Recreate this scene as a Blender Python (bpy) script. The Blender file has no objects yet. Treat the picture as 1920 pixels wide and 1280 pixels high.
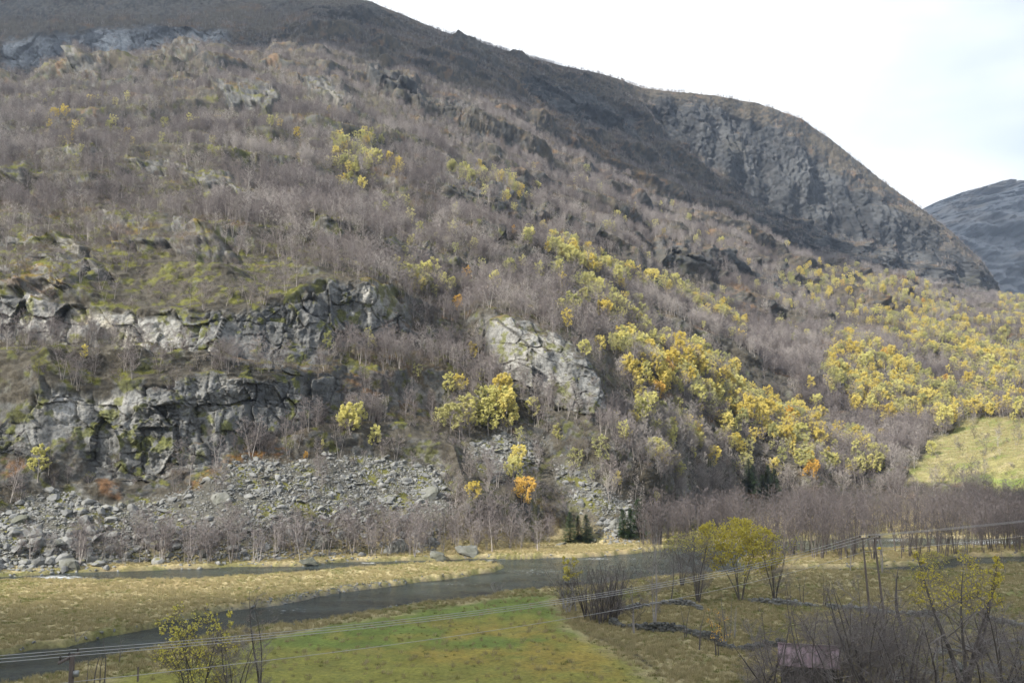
import bpy, math, random
import numpy as np
from mathutils import Vector, Matrix, Euler

# ---------------------------------------------------------------- camera, sky, sun, exposure
sc = bpy.context.scene
COL = sc.collection
F = 1867.0                      # focal length in photo pixels (35 mm lens)
HC = 21.5                       # camera height above the river
PITCH = math.atan(210 / F)
cam_d = bpy.data.cameras.new('camera'); cam = bpy.data.objects.new('camera', cam_d); COL.objects.link(cam)
cam_d.sensor_width = 36; cam_d.lens = 35.0; cam_d.clip_start = 0.5; cam_d.clip_end = 20000
cam.location = (0, 0, HC); cam.rotation_euler = (math.pi / 2 + PITCH, 0, 0)
sc.camera = cam

SUN_EL, SUN_AZ = math.radians(33), math.radians(-133)    # azimuth from +Y towards +X: behind the camera, well to the left
world = bpy.data.worlds.new('World'); sc.world = world; world.use_nodes = True
wn, wl = world.node_tree.nodes, world.node_tree.links
wn.clear()
w_out = wn.new('ShaderNodeOutputWorld'); w_bg = wn.new('ShaderNodeBackground'); w_sky = wn.new('ShaderNodeTexSky')
w_sky.sky_type = 'NISHITA'; w_sky.sun_disc = False
w_sky.sun_elevation = SUN_EL; w_sky.sun_rotation = SUN_AZ
w_sky.air_density = 1.0; w_sky.dust_density = 1.5; w_sky.ozone_density = 1.5
w_tc = wn.new('ShaderNodeTexCoord'); w_map = wn.new('ShaderNodeMapping'); w_map.inputs['Scale'].default_value = (1.2, 1.2, 3.0)
w_no = wn.new('ShaderNodeTexNoise'); w_no.inputs['Scale'].default_value = 1.6; w_no.inputs['Detail'].default_value = 5
w_no.inputs['Roughness'].default_value = 0.5
# thin high cloud, thinner towards the upper right of the view
w_dot = wn.new('ShaderNodeVectorMath'); w_dot.operation = 'DOT_PRODUCT'
w_dot.inputs[1].default_value = (0.80, 0.42, 0.42)
w_ma = wn.new('ShaderNodeMath'); w_ma.operation = 'MULTIPLY_ADD'; w_ma.inputs[1].default_value = -1.6
w_mr = wn.new('ShaderNodeMapRange'); w_mr.inputs['From Min'].default_value = -1.08; w_mr.inputs['From Max'].default_value = -0.70
w_mr.inputs['To Min'].default_value = 0.05; w_mr.inputs['To Max'].default_value = 1.0
w_mix = wn.new('ShaderNodeMix'); w_mix.data_type = 'RGBA'; w_mix.inputs[7].default_value = (8.4, 8.6, 8.8, 1)
wl.new(w_tc.outputs['Generated'], w_map.inputs['Vector']); wl.new(w_map.outputs[0], w_no.inputs['Vector'])
wl.new(w_tc.outputs['Generated'], w_dot.inputs[0]); wl.new(w_dot.outputs['Value'], w_ma.inputs[0])
wl.new(w_no.outputs['Fac'], w_ma.inputs[2]); wl.new(w_ma.outputs[0], w_mr.inputs['Value'])
wl.new(w_mr.outputs[0], w_mix.inputs[0]); wl.new(w_sky.outputs[0], w_mix.inputs[6]); wl.new(w_mix.outputs[2], w_bg.inputs['Color'])
w_bg.inputs['Strength'].default_value = 0.085
wl.new(w_bg.outputs[0], w_out.inputs['Surface'])

sun_d = bpy.data.lights.new('sun', 'SUN'); sun = bpy.data.objects.new('sun', sun_d); COL.objects.link(sun)
sun_d.energy = 5.0; sun_d.angle = math.radians(0.6); sun_d.color = (1.0, 0.93, 0.82)
sdir = Vector((math.cos(SUN_EL) * math.sin(SUN_AZ), math.cos(SUN_EL) * math.cos(SUN_AZ), math.sin(SUN_EL)))
sun.rotation_euler = sdir.to_track_quat('Z', 'Y').to_euler(); sun.location = sdir * 400
sc.view_settings.view_transform = 'Standard'; sc.view_settings.look = 'None'; sc.view_settings.gamma = 1
sc.view_settings.exposure = 1.07
sc.cycles.use_denoising = True; sc.cycles.max_bounces = 5; sc.cycles.diffuse_bounces = 2; sc.cycles.glossy_bounces = 2; sc.cycles.transparent_max_bounces = 8
sc.cycles.transmission_bounces = 2; sc.cycles.volume_bounces = 0
sc.cycles.use_adaptive_sampling = True; sc.cycles.adaptive_threshold = 0.02


# ---------------------------------------------------------------- helpers: rays, noise, polygons
CP, SP = math.cos(PITCH), math.sin(PITCH)
def ue(px, py):
    a = (np.asarray(px, float) - 960) / F; b = (640 - np.asarray(py, float)) / F
    d = CP - b * SP
    return a / d, (SP + b * CP) / d
def project(X, Y, Z):
    z = Z - HC
    d = Y * CP + z * SP; h = -Y * SP + z * CP
    d = np.maximum(d, 1e-3)
    return 960 + F * X / d, 640 - F * h / d
def ground_pt(px, py, z=1.0):
    u, e = ue(px, py); Y = (z - HC) / e
    return u * Y, Y

def _hash(ix, iy, iz, seed):
    h = (ix.astype(np.uint32) * np.uint32(374761393) + iy.astype(np.uint32) * np.uint32(668265263)
         + iz.astype(np.uint32) * np.uint32(2147483647 - 1013904223) + np.uint32((seed * 2654435761) & 0xffffffff))
    h = (h ^ (h >> np.uint32(13))) * np.uint32(1274126177)
    h = (h ^ (h >> np.uint32(16))) * np.uint32(2246822519)
    return h ^ (h >> np.uint32(15))
def _hf(ix, iy, iz, seed):
    return (_hash(ix, iy, iz, seed) & np.uint32(0xffffff)).astype(np.float32) / np.float32(0xffffff)
def vnoise(p, seed=0):
    """value noise in -1..1, p is (n,3)"""
    p = p.astype(np.float32)
    i = np.floor(p).astype(np.int64).astype(np.int32); f = p - i
    f = f * f * (3 - 2 * f)
    out = 0
    for dx in (0, 1):
        wx = f[:, 0] if dx else 1 - f[:, 0]
        for dy in (0, 1):
            wy = f[:, 1] if dy else 1 - f[:, 1]
            for dz in (0, 1):
                wz = f[:, 2] if dz else 1 - f[:, 2]
                out = out + wx * wy * wz * _hf(i[:, 0] + dx, i[:, 1] + dy, i[:, 2] + dz, seed)
    return out * 2 - 1
def fbm(p, octaves=4, seed=0, rough=0.5):
    a, t, n = 1.0, 0, 0
    p = p.copy()
    for k in range(octaves):
        t = t + a * vnoise(p, seed + k * 17); n += a; a *= rough; p = p * 2.03 + 13.7
    return t / n * 1.5
def voronoi(p, seed=0):
    """F1, F2, id(0..1) """
    p = p.astype(np.float32)
    i = np.floor(p).astype(np.int32); f = p - i
    n = len(p); f1 = np.full(n, 9., np.float32); f2 = np.full(n, 9., np.float32); cid = np.zeros(n, np.float32)
    for dx in (-1, 0, 1):
        for dy in (-1, 0, 1):
            for dz in (-1, 0, 1):
                a, b, c = i[:, 0] + dx, i[:, 1] + dy, i[:, 2] + dz
                h = _hash(a, b, c, seed)
                qx = (h & np.uint32(1023)).astype(np.float32) / 1023; qy = ((h >> np.uint32(10)) & np.uint32(1023)).astype(np.float32) / 1023
                qz = ((h >> np.uint32(20)) & np.uint32(1023)).astype(np.float32) / 1023
                d = (dx + qx - f[:, 0]) ** 2 + (dy + qy - f[:, 1]) ** 2 + (dz + qz - f[:, 2]) ** 2
                m = d < f1
                f2 = np.where(m, f1, np.minimum(f2, d)); cid = np.where(m, _hf(a, b, c, seed + 5), cid); f1 = np.where(m, d, f1)
    return np.sqrt(f1), np.sqrt(f2), cid
def sstep(x, a, b):
    t = np.clip((x - a) / (b - a), 0, 1); return t * t * (3 - 2 * t)
def seg_dist(x, y, pts, closed=False):
    pts = np.asarray(pts, float); best = np.full(x.shape, 1e9)
    q = list(zip(pts[:-1], pts[1:])) + ([(pts[-1], pts[0])] if closed else [])
    for (ax, ay), (bx, by) in q:
        dx, dy = bx - ax, by - ay
        t = np.clip(((x - ax) * dx + (y - ay) * dy) / (dx * dx + dy * dy + 1e-9), 0, 1)
        best = np.minimum(best, (x - ax - t * dx) ** 2 + (y - ay - t * dy) ** 2)
    return np.sqrt(best)
def sdf(x, y, pts):
    """signed distance to a polygon, positive inside"""
    d = seg_dist(x, y, pts, True)
    ins = np.zeros(x.shape, bool); n = len(pts); j = n - 1
    for i in range(n):
        xi, yi = pts[i]; xj, yj = pts[j]
        c = ((yi > y) != (yj > y)) & (x < (xj - xi) * (y - yi) / ((yj - yi) + 1e-12) + xi)
        ins ^= c; j = i
    return np.where(ins, d, -d)
def mesh_np(name, V, Fq, mats=(), attrs=None, smooth=False, midx=None):
    """V (n,3), Fq (m,3|4)"""
    me = bpy.data.meshes.new(name)
    V = np.ascontiguousarray(V, np.float32); Fq = np.ascontiguousarray(Fq, np.int32)
    k = Fq.shape[1]
    me.vertices.add(len(V)); me.vertices.foreach_set('co', V.ravel())
    me.loops.add(Fq.size); me.loops.foreach_set('vertex_index', Fq.ravel())
    me.polygons.add(len(Fq)); me.polygons.foreach_set('loop_start', np.arange(0, Fq.size, k, dtype=np.int32))
    me.polygons.foreach_set('loop_total', np.full(len(Fq), k, np.int32))
    for m in mats: me.materials.append(m)
    if midx is not None: me.polygons.foreach_set('material_index', np.ascontiguousarray(midx, np.int32))
    me.update(calc_edges=True)
    if smooth: me.polygons.foreach_set('use_smooth', np.ones(len(Fq), bool))
    for an, (ty, data) in (attrs or {}).items():
        at = me.attributes.new(an, ty, 'POINT')
        at.data.foreach_set({'FLOAT': 'value', 'FLOAT_COLOR': 'color', 'FLOAT_VECTOR': 'vector', 'INT': 'value'}[ty], np.ascontiguousarray(data).ravel())
    return me
def link(name, me, parent=None, loc=None):
    o = bpy.data.objects.new(name, me); COL.objects.link(o)
    if parent: o.parent = parent
    if loc is not None: o.location = loc
    return o
def tag(o, label=None, cat=None, group=None, kind=None):
    for k, v in (('label', label), ('category', cat), ('group', group), ('kind', kind)):
        if v: o[k] = v
    return o

# ---------------------------------------------------------------- terrain: feature lines (photo px, photo py, distance) from the valley floor up
def Yz(px, py, z=1.0):
    return ground_pt(px, py, z)[1]
foot = [(-500, 1100), (0, 1068), (250, 1055), (480, 1050), (700, 1036), (880, 1036), (960, 1030), (1010, 1016), (1200, 1016),
        (1290, 985), (1450, 962), (1600, 955), (1750, 958), (1920, 965), (2500, 1000)]
L = [
 [(x, y, Yz(x, y)) for x, y in foot],
 [(-500,930,200),(0,930,198),(160,905,205),(250,893,210),(330,880,212),(420,850,217),(520,822,226),(600,795,235),(700,790,243),(800,795,252),(900,792,262),(1010,803,270),(1130,803,270),(1200,832,290),(1300,852,318),(1450,880,368),(1600,888,384),(1750,885,380),(1920,850,372),(2500,800,400)],
 [(-500,780,213),(0,765,208),(100,732,211),(200,738,214),(320,705,217),(450,695,221),(530,700,229),(640,690,241),(720,735,247),(800,765,258),(900,745,275),(1000,735,281),(1060,760,278),(1130,775,276),(1200,760,312),(1300,772,352),(1450,800,420),(1600,800,450),(1750,800,450),(1920,795,435),(2500,750,460)],
 [(-500,680,240),(0,655,230),(150,662,230),(270,668,230),(400,665,233),(560,680,240),(640,640,254),(720,640,264),(800,665,275),(900,690,286),(1000,690,286),(1060,715,284),(1130,735,284),(1180,720,318),(1300,695,395),(1450,710,490),(1600,720,520),(1750,730,530),(1920,730,540),(2500,700,560)],
 [(-500,580,244),(0,558,235),(130,568,234),(250,583,234),(340,587,236),(450,578,240),(540,553,248),(600,522,258),(700,528,268),(790,608,280),(860,618,290),(920,597,292),(1000,610,292),(1060,640,292),(1110,690,292),(1165,690,325),(1300,620,480),(1450,640,580),(1600,650,600),(1750,670,620),(1920,680,640),(2500,660,660)],
 [(-500,430,300),(0,440,290),(200,470,275),(400,500,264),(600,470,300),(700,470,330),(800,480,360),(900,500,380),(1000,520,400),(1100,545,420),(1200,540,500),(1300,540,600),(1450,570,720),(1600,590,780),(1750,610,820),(1920,625,860),(2500,640,900)],
 [(-500,320,380),(0,330,390),(200,310,410),(420,308,420),(500,345,405),(600,365,405),(700,370,440),(850,370,500),(1000,400,560),(1150,430,640),(1300,460,740),(1450,500,920),(1600,545,960),(1750,575,1000),(1920,595,1040),(2500,620,1080)],
 [(-500,230,500),(0,240,500),(200,230,520),(400,220,540),(600,250,530),(700,270,560),(850,290,640),(1000,320,740),(1150,350,860),(1300,390,980),(1400,430,1080),(1480,475,1150),(1560,498,1200),(1700,530,1260),(1800,550,1300),(1890,560,1350),(1920,566,1370),(2500,640,1400)],
 [(-500,190,620),(0,175,640),(150,150,680),(300,118,720),(420,102,760),(600,120,760),(750,170,780),(950,200,900),(1100,260,1020),(1200,290,1130),(1300,335,1220),(1400,395,1280),(1480,440,1290),(1560,478,1300),(1700,512,1330),(1800,538,1360),(1885,556,1400),(1930,610,1500),(2500,680,1500)],
 [(-500,195,900),(0,182,940),(150,155,950),(300,118,980),(420,100,1000),(500,95,1000),(600,62,1000),(700,70,1000),(850,122,1000),(950,152,1080),(1100,210,1150),(1200,235,1250),(1300,292,1330),(1400,352,1360),(1480,402,1370),(1560,432,1380),(1700,490,1400),(1800,520,1410),(1885,562,1500),(1930,640,1600),(2500,700,1600)],
 [(-500,90,980),(0,75,985),(100,55,990),(250,45,1005),(420,52,1035),(500,58,1050),(600,18,1080),(690,2,1130),(760,30,1150),(830,60,1180),(900,80,1210),(980,105,1240),(1060,125,1270),(1150,145,1310),(1210,168,1390),(1260,172,1400),(1340,180,1410),(1420,192,1420),(1500,222,1430),(1560,262,1440),(1620,312,1450),(1670,350,1455),(1730,392,1460),(1780,432,1465),(1840,487,1470),(1890,566,1560),(1930,680,1700),(2500,740,1700)],
 [(-500,-200,1300),(0,-180,1350),(300,-150,1400),(500,-90,1350),(600,-40,1280),(690,6,1230),(760,36,1250),(830,64,1280),(900,84,1300),(980,109,1320),(1060,129,1350),(1150,149,1400),(1210,172,1470),(1340,186,1480),(1420,200,1490),(1500,232,1490),(1560,274,1500),(1620,326,1500),(1670,366,1510),(1730,410,1520),(1780,452,1530),(1840,520,1560),(1890,620,1700),(1930,720,1800),(2500,760,1800)],
]
UMIN, UMAX, NU = -0.74, 0.74, 1640
US = np.linspace(UMIN, UMAX, NU)
def smooth1(a, w):
    if w < 1: return a
    k = np.exp(-0.5 * (np.arange(-3 * w, 3 * w + 1) / w) ** 2); k /= k.sum()
    return np.convolve(np.pad(a, 3 * w, mode='edge'), k, mode='valid')
rowsY, rowsZ = [], []
for li, ln in enumerate(L):
    p = np.array(ln, float); u, e = ue(p[:, 0], p[:, 1])
    zc = HC + e * p[:, 2]
    Yc = np.interp(US, u, p[:, 2]); ec = np.interp(US, u, e)
    w = 5 if 1 <= li <= 4 else 8
    Yc = smooth1(Yc, w); ec = smooth1(ec, w if li < 10 else 3)
    rowsY.append(Yc); rowsZ.append(HC + ec * Yc)
# drop behind the skyline
rowsY.append(rowsY[-1] + 700); rowsZ.append(rowsZ[-1] - 350)
# the near edge of the floor
near = np.full(NU, 46.0); rowsY.insert(0, near); rowsZ.insert(0, np.full(NU, 1.0))
NROWS = [330, 150, 110, 60, 90, 95, 90, 75, 75, 60, 95, 110, 12]
Yg, Zg, Tg = [], [], []
for k, n in enumerate(NROWS):
    y0, y1, z0, z1 = rowsY[k], rowsY[k + 1], rowsZ[k], rowsZ[k + 1]
    for j in range(n):
        t = j / n
        if k == 0:      # perspective-even spacing on the floor
            iy = (1 - t) / y0 + t / y1; Y = 1 / iy; Z = np.full(NU, 1.0)
        else:
            Y = y0 + (y1 - y0) * t; Z = z0 + (z1 - z0) * t
        Yg.append(Y); Zg.append(Z); Tg.append(k + t)
Yg.append(rowsY[-1]); Zg.append(rowsZ[-1]); Tg.append(len(NROWS))
Y = np.array(Yg); Z = np.array(Zg); T = np.repeat(np.array(Tg)[:, None], NU, 1)
# soften the creases between feature lines a little (not in the floor)
kern = np.array([1, 4, 6, 4, 1]) / 16.0
for _ in range(5):
    for A in (Y, Z):
        Ap = np.pad(A, ((2, 2), (0, 0)), mode='edge')
        S = sum(kern[i] * Ap[i:i + A.shape[0]] for i in range(5))
        A[NROWS[0]+6:-3] = S[NROWS[0]+6:-3]
NR = Y.shape[0]
U = np.repeat(US[None], NR, 0); X = U * Y
shape = Y.shape

def flat(a): return a.ravel()
X, Y, Z, U, T = map(flat, (X, Y, Z, U, T))
PX, PY = project(X, Y, Z)
floor = sstep(T, 1.25, 0.95)           # 1 on the valley floor
hill = 1 - floor
P = np.stack([X, Y, Z], 1)

# large undulation of the hillside (kept small near the skyline so its outline stays)
sky = sstep(T, 10.72, 10.98)
big = fbm(P / np.array([60, 60, 45]), 4, 3)
med = fbm(P / np.array([17, 17, 13]), 4, 9)
gsc = np.clip(Y / 260, 0.6, 2.2)
# ---- strata: benches and steps following bands that are level on the left and dip down to the right
gu = np.interp(US, [-0.74, -0.45, -0.25, -0.1, 0.05, 0.2, 0.74], np.cumsum([0, -0.02, -0.01, 0.01, 0.045, 0.06, 0.27]))
S = Z + Y * np.interp(U, US, gu) + big * 7 + med * 2.2
def saw(s, period, steep):
    f = s / period; i = np.floor(f); f = f - i
    # fraction of height gained on the face: value of the outward shift, 0 at bench back, 1 at face foot
    r = np.where(f < steep, f / steep, 1 - (f - steep) / (1 - steep))   # the face rises upright, the bench falls back
    return r, i
def hsh(i, seed): return _hf(i.astype(np.int32), i.astype(np.int32) * 3 + 1, i.astype(np.int32) * 7 + 2, seed)
m1 = sstep(fbm(P / np.array([55, 55, 30]), 3, 21), -0.05, 0.55)
m2 = sstep(fbm(P / np.array([24, 24, 16]), 3, 31), 0.0, 0.55)
r1, i1 = saw(S + 4 * vnoise(P / 23, 51), 26, 0.30)
r2, i2 = saw(S * 1.03 + 2 * vnoise(P / 9, 52) + 5, 9.5, 0.36)
r3, i3 = saw(S * 0.97 + 6 * vnoise(P / 40, 53), 62, 0.28)
# hand-laid cliff zones in the photograph (rock faces)
def mask(poly, soft=10, px=None, py=None, wob=8, seed=70):
    px = PX if px is None else px; py = PY if py is None else py
    d = sdf(px, py, poly)
    d = d + wob * vnoise(np.stack([px / 22, py / 16, np.zeros_like(px)], 1), seed)
    return sstep(d, -soft, soft)
CL_LOW = [(70,770),(110,735),(200,745),(330,712),(450,702),(530,712),(640,700),(650,745),(600,790),(520,818),(430,842),(400,890),(330,882),(270,905),(165,905),(150,820),(60,860),(0,850),(0,800)]
CL_UP = [(0,560),(50,545),(130,572),(260,590),(350,592),(480,580),(540,560),(600,530),(690,535),(750,590),(790,640),(720,650),(640,650),(560,700),(470,690),(400,668),(280,668),(150,655),(60,632),(0,640)]
CL_UP2 = [(0,470),(60,440),(160,470),(210,520),(150,545),(60,545),(0,560)]
CL_MID = [(200,400),(350,410),(440,480),(400,500),(330,480),(230,470)]
CRAG = [(912,600),(945,590),(1000,606),(1050,632),(1085,668),(1112,720),(1132,775),(1095,790),(1040,770),(985,735),(935,712),(912,660)]
CL_BIG = [(1212,178),(1300,190),(1380,208),(1440,234),(1500,262),(1545,298),(1600,345),(1670,388),(1730,425),(1790,475),(1880,548),(1800,548),(1700,530),(1560,500),(1500,440),(1420,380),(1330,300),(1250,250)]
CL_SEC = [(950,138),(1040,150),(1120,180),(1180,215),(1210,262),(1120,240),(1060,215),(1000,180)]
CL_TL = [(0,75),(90,62),(260,50),(430,58),(440,92),(300,108),(150,135),(40,125),(0,140)]
CL_TR = [(480,5),(600,0),(700,10),(780,45),(720,42),(620,45),(540,25)]
CL_TT = [(-300,-200),(-300,20),(60,36),(200,20),(330,30),(420,10),(520,-10),(560,-60),(400,-200)]
CL_A = [(560,148),(630,150),(670,210),(640,215),(590,180)]
CL_B = [(690,135),(760,150),(800,190),(880,205),(860,225),(790,210),(740,190),(700,160)]
CL_C = [(400,165),(500,160),(540,205),(500,215),(440,205)]
CL_D = [(780,345),(840,340),(960,375),(1010,420),(930,410),(850,375)]
CL_E = [(1220,450),(1310,470),(1420,500),(1530,560),(1500,570),(1380,530),(1250,490)]
CL_F = [(1400,405),(1480,430),(1560,480),(1560,500),(1470,470),(1400,440)]
CL_G = [(1060,430),(1110,440),(1100,465),(1050,450)]
CL_H = [(210,305),(330,305),(430,340),(480,380),(430,370),(330,335),(220,325)]
CL_I = [(1000,500),(1040,520),(1180,580),(1160,600),(1060,560)]
cliffs = np.zeros_like(X)
for k, (c, wgt) in enumerate([(CL_LOW,1),(CL_UP,1),(CL_UP2,.8),(CL_MID,.75),(CRAG,1),(CL_BIG,.95),(CL_SEC,1),(CL_TL,1),(CL_TR,.8),(CL_TT,.8),(CL_A,1),(CL_B,.9),(CL_C,.9),(CL_D,.9),(CL_E,.9),(CL_F,.9),(CL_G,.8),(CL_H,.8),(CL_I,.8)]):
    cliffs = np.maximum(cliffs, wgt * mask(c, 9, seed=70 + k))
scree_poly = [(-600,960),(0,955),(60,930),(130,925),(230,950),(330,925),(430,870),(520,862),(700,855),(830,880),(850,960),(820,1010),(700,1040),(480,1058),(200,1075),(0,1085),(-600,1110)]
scree2 = [(880,830),(960,815),(1020,830),(1010,880),(940,900),(890,880)]
scree3 = [(1040,870),(1100,880),(1180,950),(1210,1000),(1140,1010),(1080,940),(1040,900)]
scree4 = [(1790,520),(1870,545),(1900,590),(1850,590),(1790,560)]
scree = np.maximum.reduce([mask(scree_poly, 14, seed=91), mask(scree2, 12, seed=92), mask(scree3, 16, seed=93), .5*mask(scree4, 12, seed=94)]) * hill
meadow = mask([(1700,880),(1760,820),(1800,790),(1850,782),(1960,800),(2600,800),(2600,1000),(1920,940),(1800,905),(1700,905)], 8, seed=95)
quiet = 1 - np.clip(np.maximum(scree, meadow), 0, 1)
amp = quiet * hill
Y2, Z2 = Y.reshape(shape), Z.reshape(shape)
sl = np.clip(np.gradient(Y2, axis=0) / np.maximum(np.gradient(Z2, axis=0), .02), 0, 3.2).ravel()      # how far the slope falls back per metre of rise
edge = 1 - sstep(np.maximum.reduce([sdf(PX, PY, scree_poly), sdf(PX, PY, scree2), sdf(PX, PY, scree3)]), -48, 4)
amp = amp * edge * sstep(T, 1.02, 1.8)
out = (m1 * np.minimum(13, .92 * sl * 26 * .3) * r1 + m2 * np.minimum(5.5, .9 * sl * 9.5 * .36) * r2) * amp * (1 - 0.9 * cliffs)
out += m1 * np.minimum(26, .9 * sl * 62 * .28) * r3 * amp * sstep(Y, 420, 800) * (1 - sky)
out += cliffs * amp * (1.6 * r2 * (m2 + .3) + sstep(Y, 500, 1000) * 16 * fbm(P / np.array([30, 30, 130]), 3, 23))
CL_J = [(560,420),(640,410),(700,440),(640,455)]; CL_K = [(720,470),(800,470),(860,505),(780,505)]; CL_L = [(30,345),(70,325),(90,340),(60,360)]; CL_M = [(140,150),(200,138),(215,155),(160,165)]
CL_N = [(1290,470),(1380,500),(1460,540),(1540,590),(1500,590),(1400,550),(1300,500)]; CL_O = [(1500,690),(1560,720),(1550,735),(1490,705)]; CL_P = [(870,430),(960,450),(1000,480),(900,460)]; CL_Q = [(940,650),(880,610),(860,640),(870,690),(900,700)]
scarp = np.zeros_like(X)
for k, c in enumerate([CL_H, CL_C, CL_D, CL_E, CL_A, CL_MID, CL_UP2, CL_B, CL_G, CL_I, CL_F, CL_J, CL_K, CL_L, CL_M, CL_N, CL_O, CL_P]):
    scarp = np.maximum(scarp, mask(c, 5, seed=170 + k, wob=10))
scarp = scarp * hill
out += scarp * 6.5 * gsc * (1 - sky)
cliffs = np.maximum(cliffs, .55 * scarp)
out *= (1 - 0.85 * sky)
out += hill * (big * 4.5 * gsc + med * 1.6 * gsc) * (1 - sky) * (1 - 0.7 * np.clip(scree + meadow, 0, 1))
# gullies on the right, running down towards the lower right
gx = PX + 0.0; gy = PY
for pts, dep, wid in (([(950,150),(1060,230),(1180,330),(1300,430),(1420,510),(1560,590),(1640,660)], 26, 20),
                      ([(1210,175),(1290,270),(1400,370),(1500,450),(1600,500)], 30, 16),
                      ([(1180,560),(1300,660),(1420,740),(1560,810),(1650,840)], 16, 20),
                      ([(1400,560),(1540,660),(1640,740),(1780,790)], 16, 18),
                      ([(820,250),(960,350),(1120,440),(1280,520),(1400,600)], 14, 18),
                      ([(560,300),(700,400),(840,520),(880,620)], 7, 26),
                      ([(640,690),(760,740),(830,760)], 5, 16),
                      ([(150,760),(168,895)], 3.5, 7), ([(345,600),(350,668)], 3, 6), ([(438,700),(446,835)], 4, 8), ([(255,745),(250,885)], 3, 6), ([(305,740),(312,860)], 2.5, 5),
                      ([(540,590),(565,690)], 4, 9), ([(632,560),(650,700)], 4, 10), ([(335,425),(338,482)], 4, 7), ([(258,430),(262,480)], 3, 6), ([(98,600),(118,650)], 3, 6), ([(1290,185),(1330,250),(1345,300)], 14, 12), ([(1420,215),(1440,330)], 10, 8), ([(1590,330),(1640,470)], 10, 9),
                      ([(1155,650),(1145,720),(1160,790)], 9, 16)):
    d = seg_dist(gx, gy, pts)
    out -= np.minimum(dep, .75 * wid * Y / F) * np.exp(-(d / wid) ** 2) * hill * (1 - sky)
# fine rock structure on steep ground
rk = np.nonzero((cliffs * amp > 0.04))[0]
Pr = P[rk]; wr = (cliffs * amp)[rk]; sc_r = np.clip(Y[rk] / 230, 1, 4.2)[:, None]
Ps = Pr.copy(); Ps[:, 2] += Y[rk] * np.interp(U[rk], US, gu) - Pr[:, 2] * 0.0
Pw = Ps + 0.8 * sc_r * np.stack([vnoise(Ps / (3.1 * sc_r), 5), vnoise(Ps / (3.1 * sc_r), 6), vnoise(Ps / (3.1 * sc_r), 7)], 1)
o = 0
crk = np.zeros(len(rk), np.float32)
def bricks(q, w, h, seed, tilt):
    """beds of uneven thickness broken by upright joints: block id, tilt inside the block, nearness to a joint"""
    zz = q[:, 2] / h + .35 * vnoise(q / (w * 2.2), seed); i = np.floor(zz)
    rnd = _hf(i.astype(np.int32), i.astype(np.int32) * 7 + 3, i.astype(np.int32) * 13, seed)
    xx = (q[:, 0] + .55 * q[:, 1]) / (w * (.6 + .9 * rnd)) + rnd * 37 + .22 * (zz - i) * (rnd - .5) * 4; j = np.floor(xx)
    ii, jj = i.astype(np.int32), j.astype(np.int32)
    cid = _hf(ii, jj, ii * 0 + 5, seed + 1); fx, fz_ = xx - j - .5, zz - i - .5
    t_ = tilt * (fx * (_hf(ii, jj, ii * 0 + 6, seed + 2) - .5) + fz_ * (_hf(ii, jj, ii * 0 + 7, seed + 3) - .35))
    e_ = np.minimum((.5 - np.abs(fx)) * w, (.5 - np.abs(fz_)) * h)
    return cid, t_, e_
wb = np.interp(Y[rk], [200, 300, 700], [1, .8, .45]) * (1 - .35 * sstep(sdf(PX[rk], PY[rk], CRAG), -4, 4))
patch = (.22 + .78 * sstep(fbm(Pr / 9, 3, 120), -.15, .35)) * (1 - .7 * mask([(140,575),(350,588),(345,655),(250,665),(150,650)], 12, px=PX[rk], py=PY[rk], seed=121))
for kind, (w, h), a, sd in (('v', (10, 14), 2.2, 101), ('b', (6.5, 5.0), 1.7, 105), ('v', (3.8, 4.6), .95, 102), ('b', (2.4, 1.6), .55, 106), ('b', (1.15, .6), .24, 107)):
    s1 = sc_r[:, 0]; pf = patch if a < 1.2 else 1.0
    if kind == 'b':
        cid, tl, ed = bricks(Pw / sc_r, w, h, sd, 2.2); cr = sstep(ed, .16, .03) * wb * pf
        o = o + a * ((cid - .5) * 2 + tl) * s1 * wb * pf
    else:
        f1, f2, cid = voronoi(Pw / (np.array([w, w, h]) * sc_r), sd); cr = sstep(f2 - f1, 0.035, 0.0) * pf
        cx = (Pw[:, 0] / (w * s1)) % 1.0
        o = o + a * ((cid - .5) * 2 + (f1 - .4) * (((cid * 7.3) % 1) - .5) * 2.4) * s1 * pf
    o = o - a * .22 * cr * s1
    crk = np.maximum(crk, cr * min(1, a * .5))
    Pw = Pw + (cid[:, None] - 0.5) * np.array([0.6, 0.2, 0.8]) * np.array([w, w, h]) * 0.4
out[rk] += o * wr * (1 - 0.8 * sky[rk])
# the crag bulges out of the slope as one mass, with a sharp shaded right edge
cd = sdf(PX, PY, CRAG)
out += 10 * np.sqrt(np.clip(cd / 60, 0, 1)) * hill + 5 * sstep(cd, 0, 6)
# rough ground everywhere on the hill
rough = fbm(P / 3.2, 3, 61) * 0.55 + fbm(P / 1.1, 2, 62) * 0.25 * (Y < 450)
rough_out = hill * rough * np.clip(Y / 250, .8, 4) * (1 - 0.8 * meadow) * (1 - 0.5 * scree) * (1 - 0.5 * sky)
dirx = np.interp(U, [-0.5, 0.0, 0.5], [0.0, 0.12, 0.25])
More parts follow.
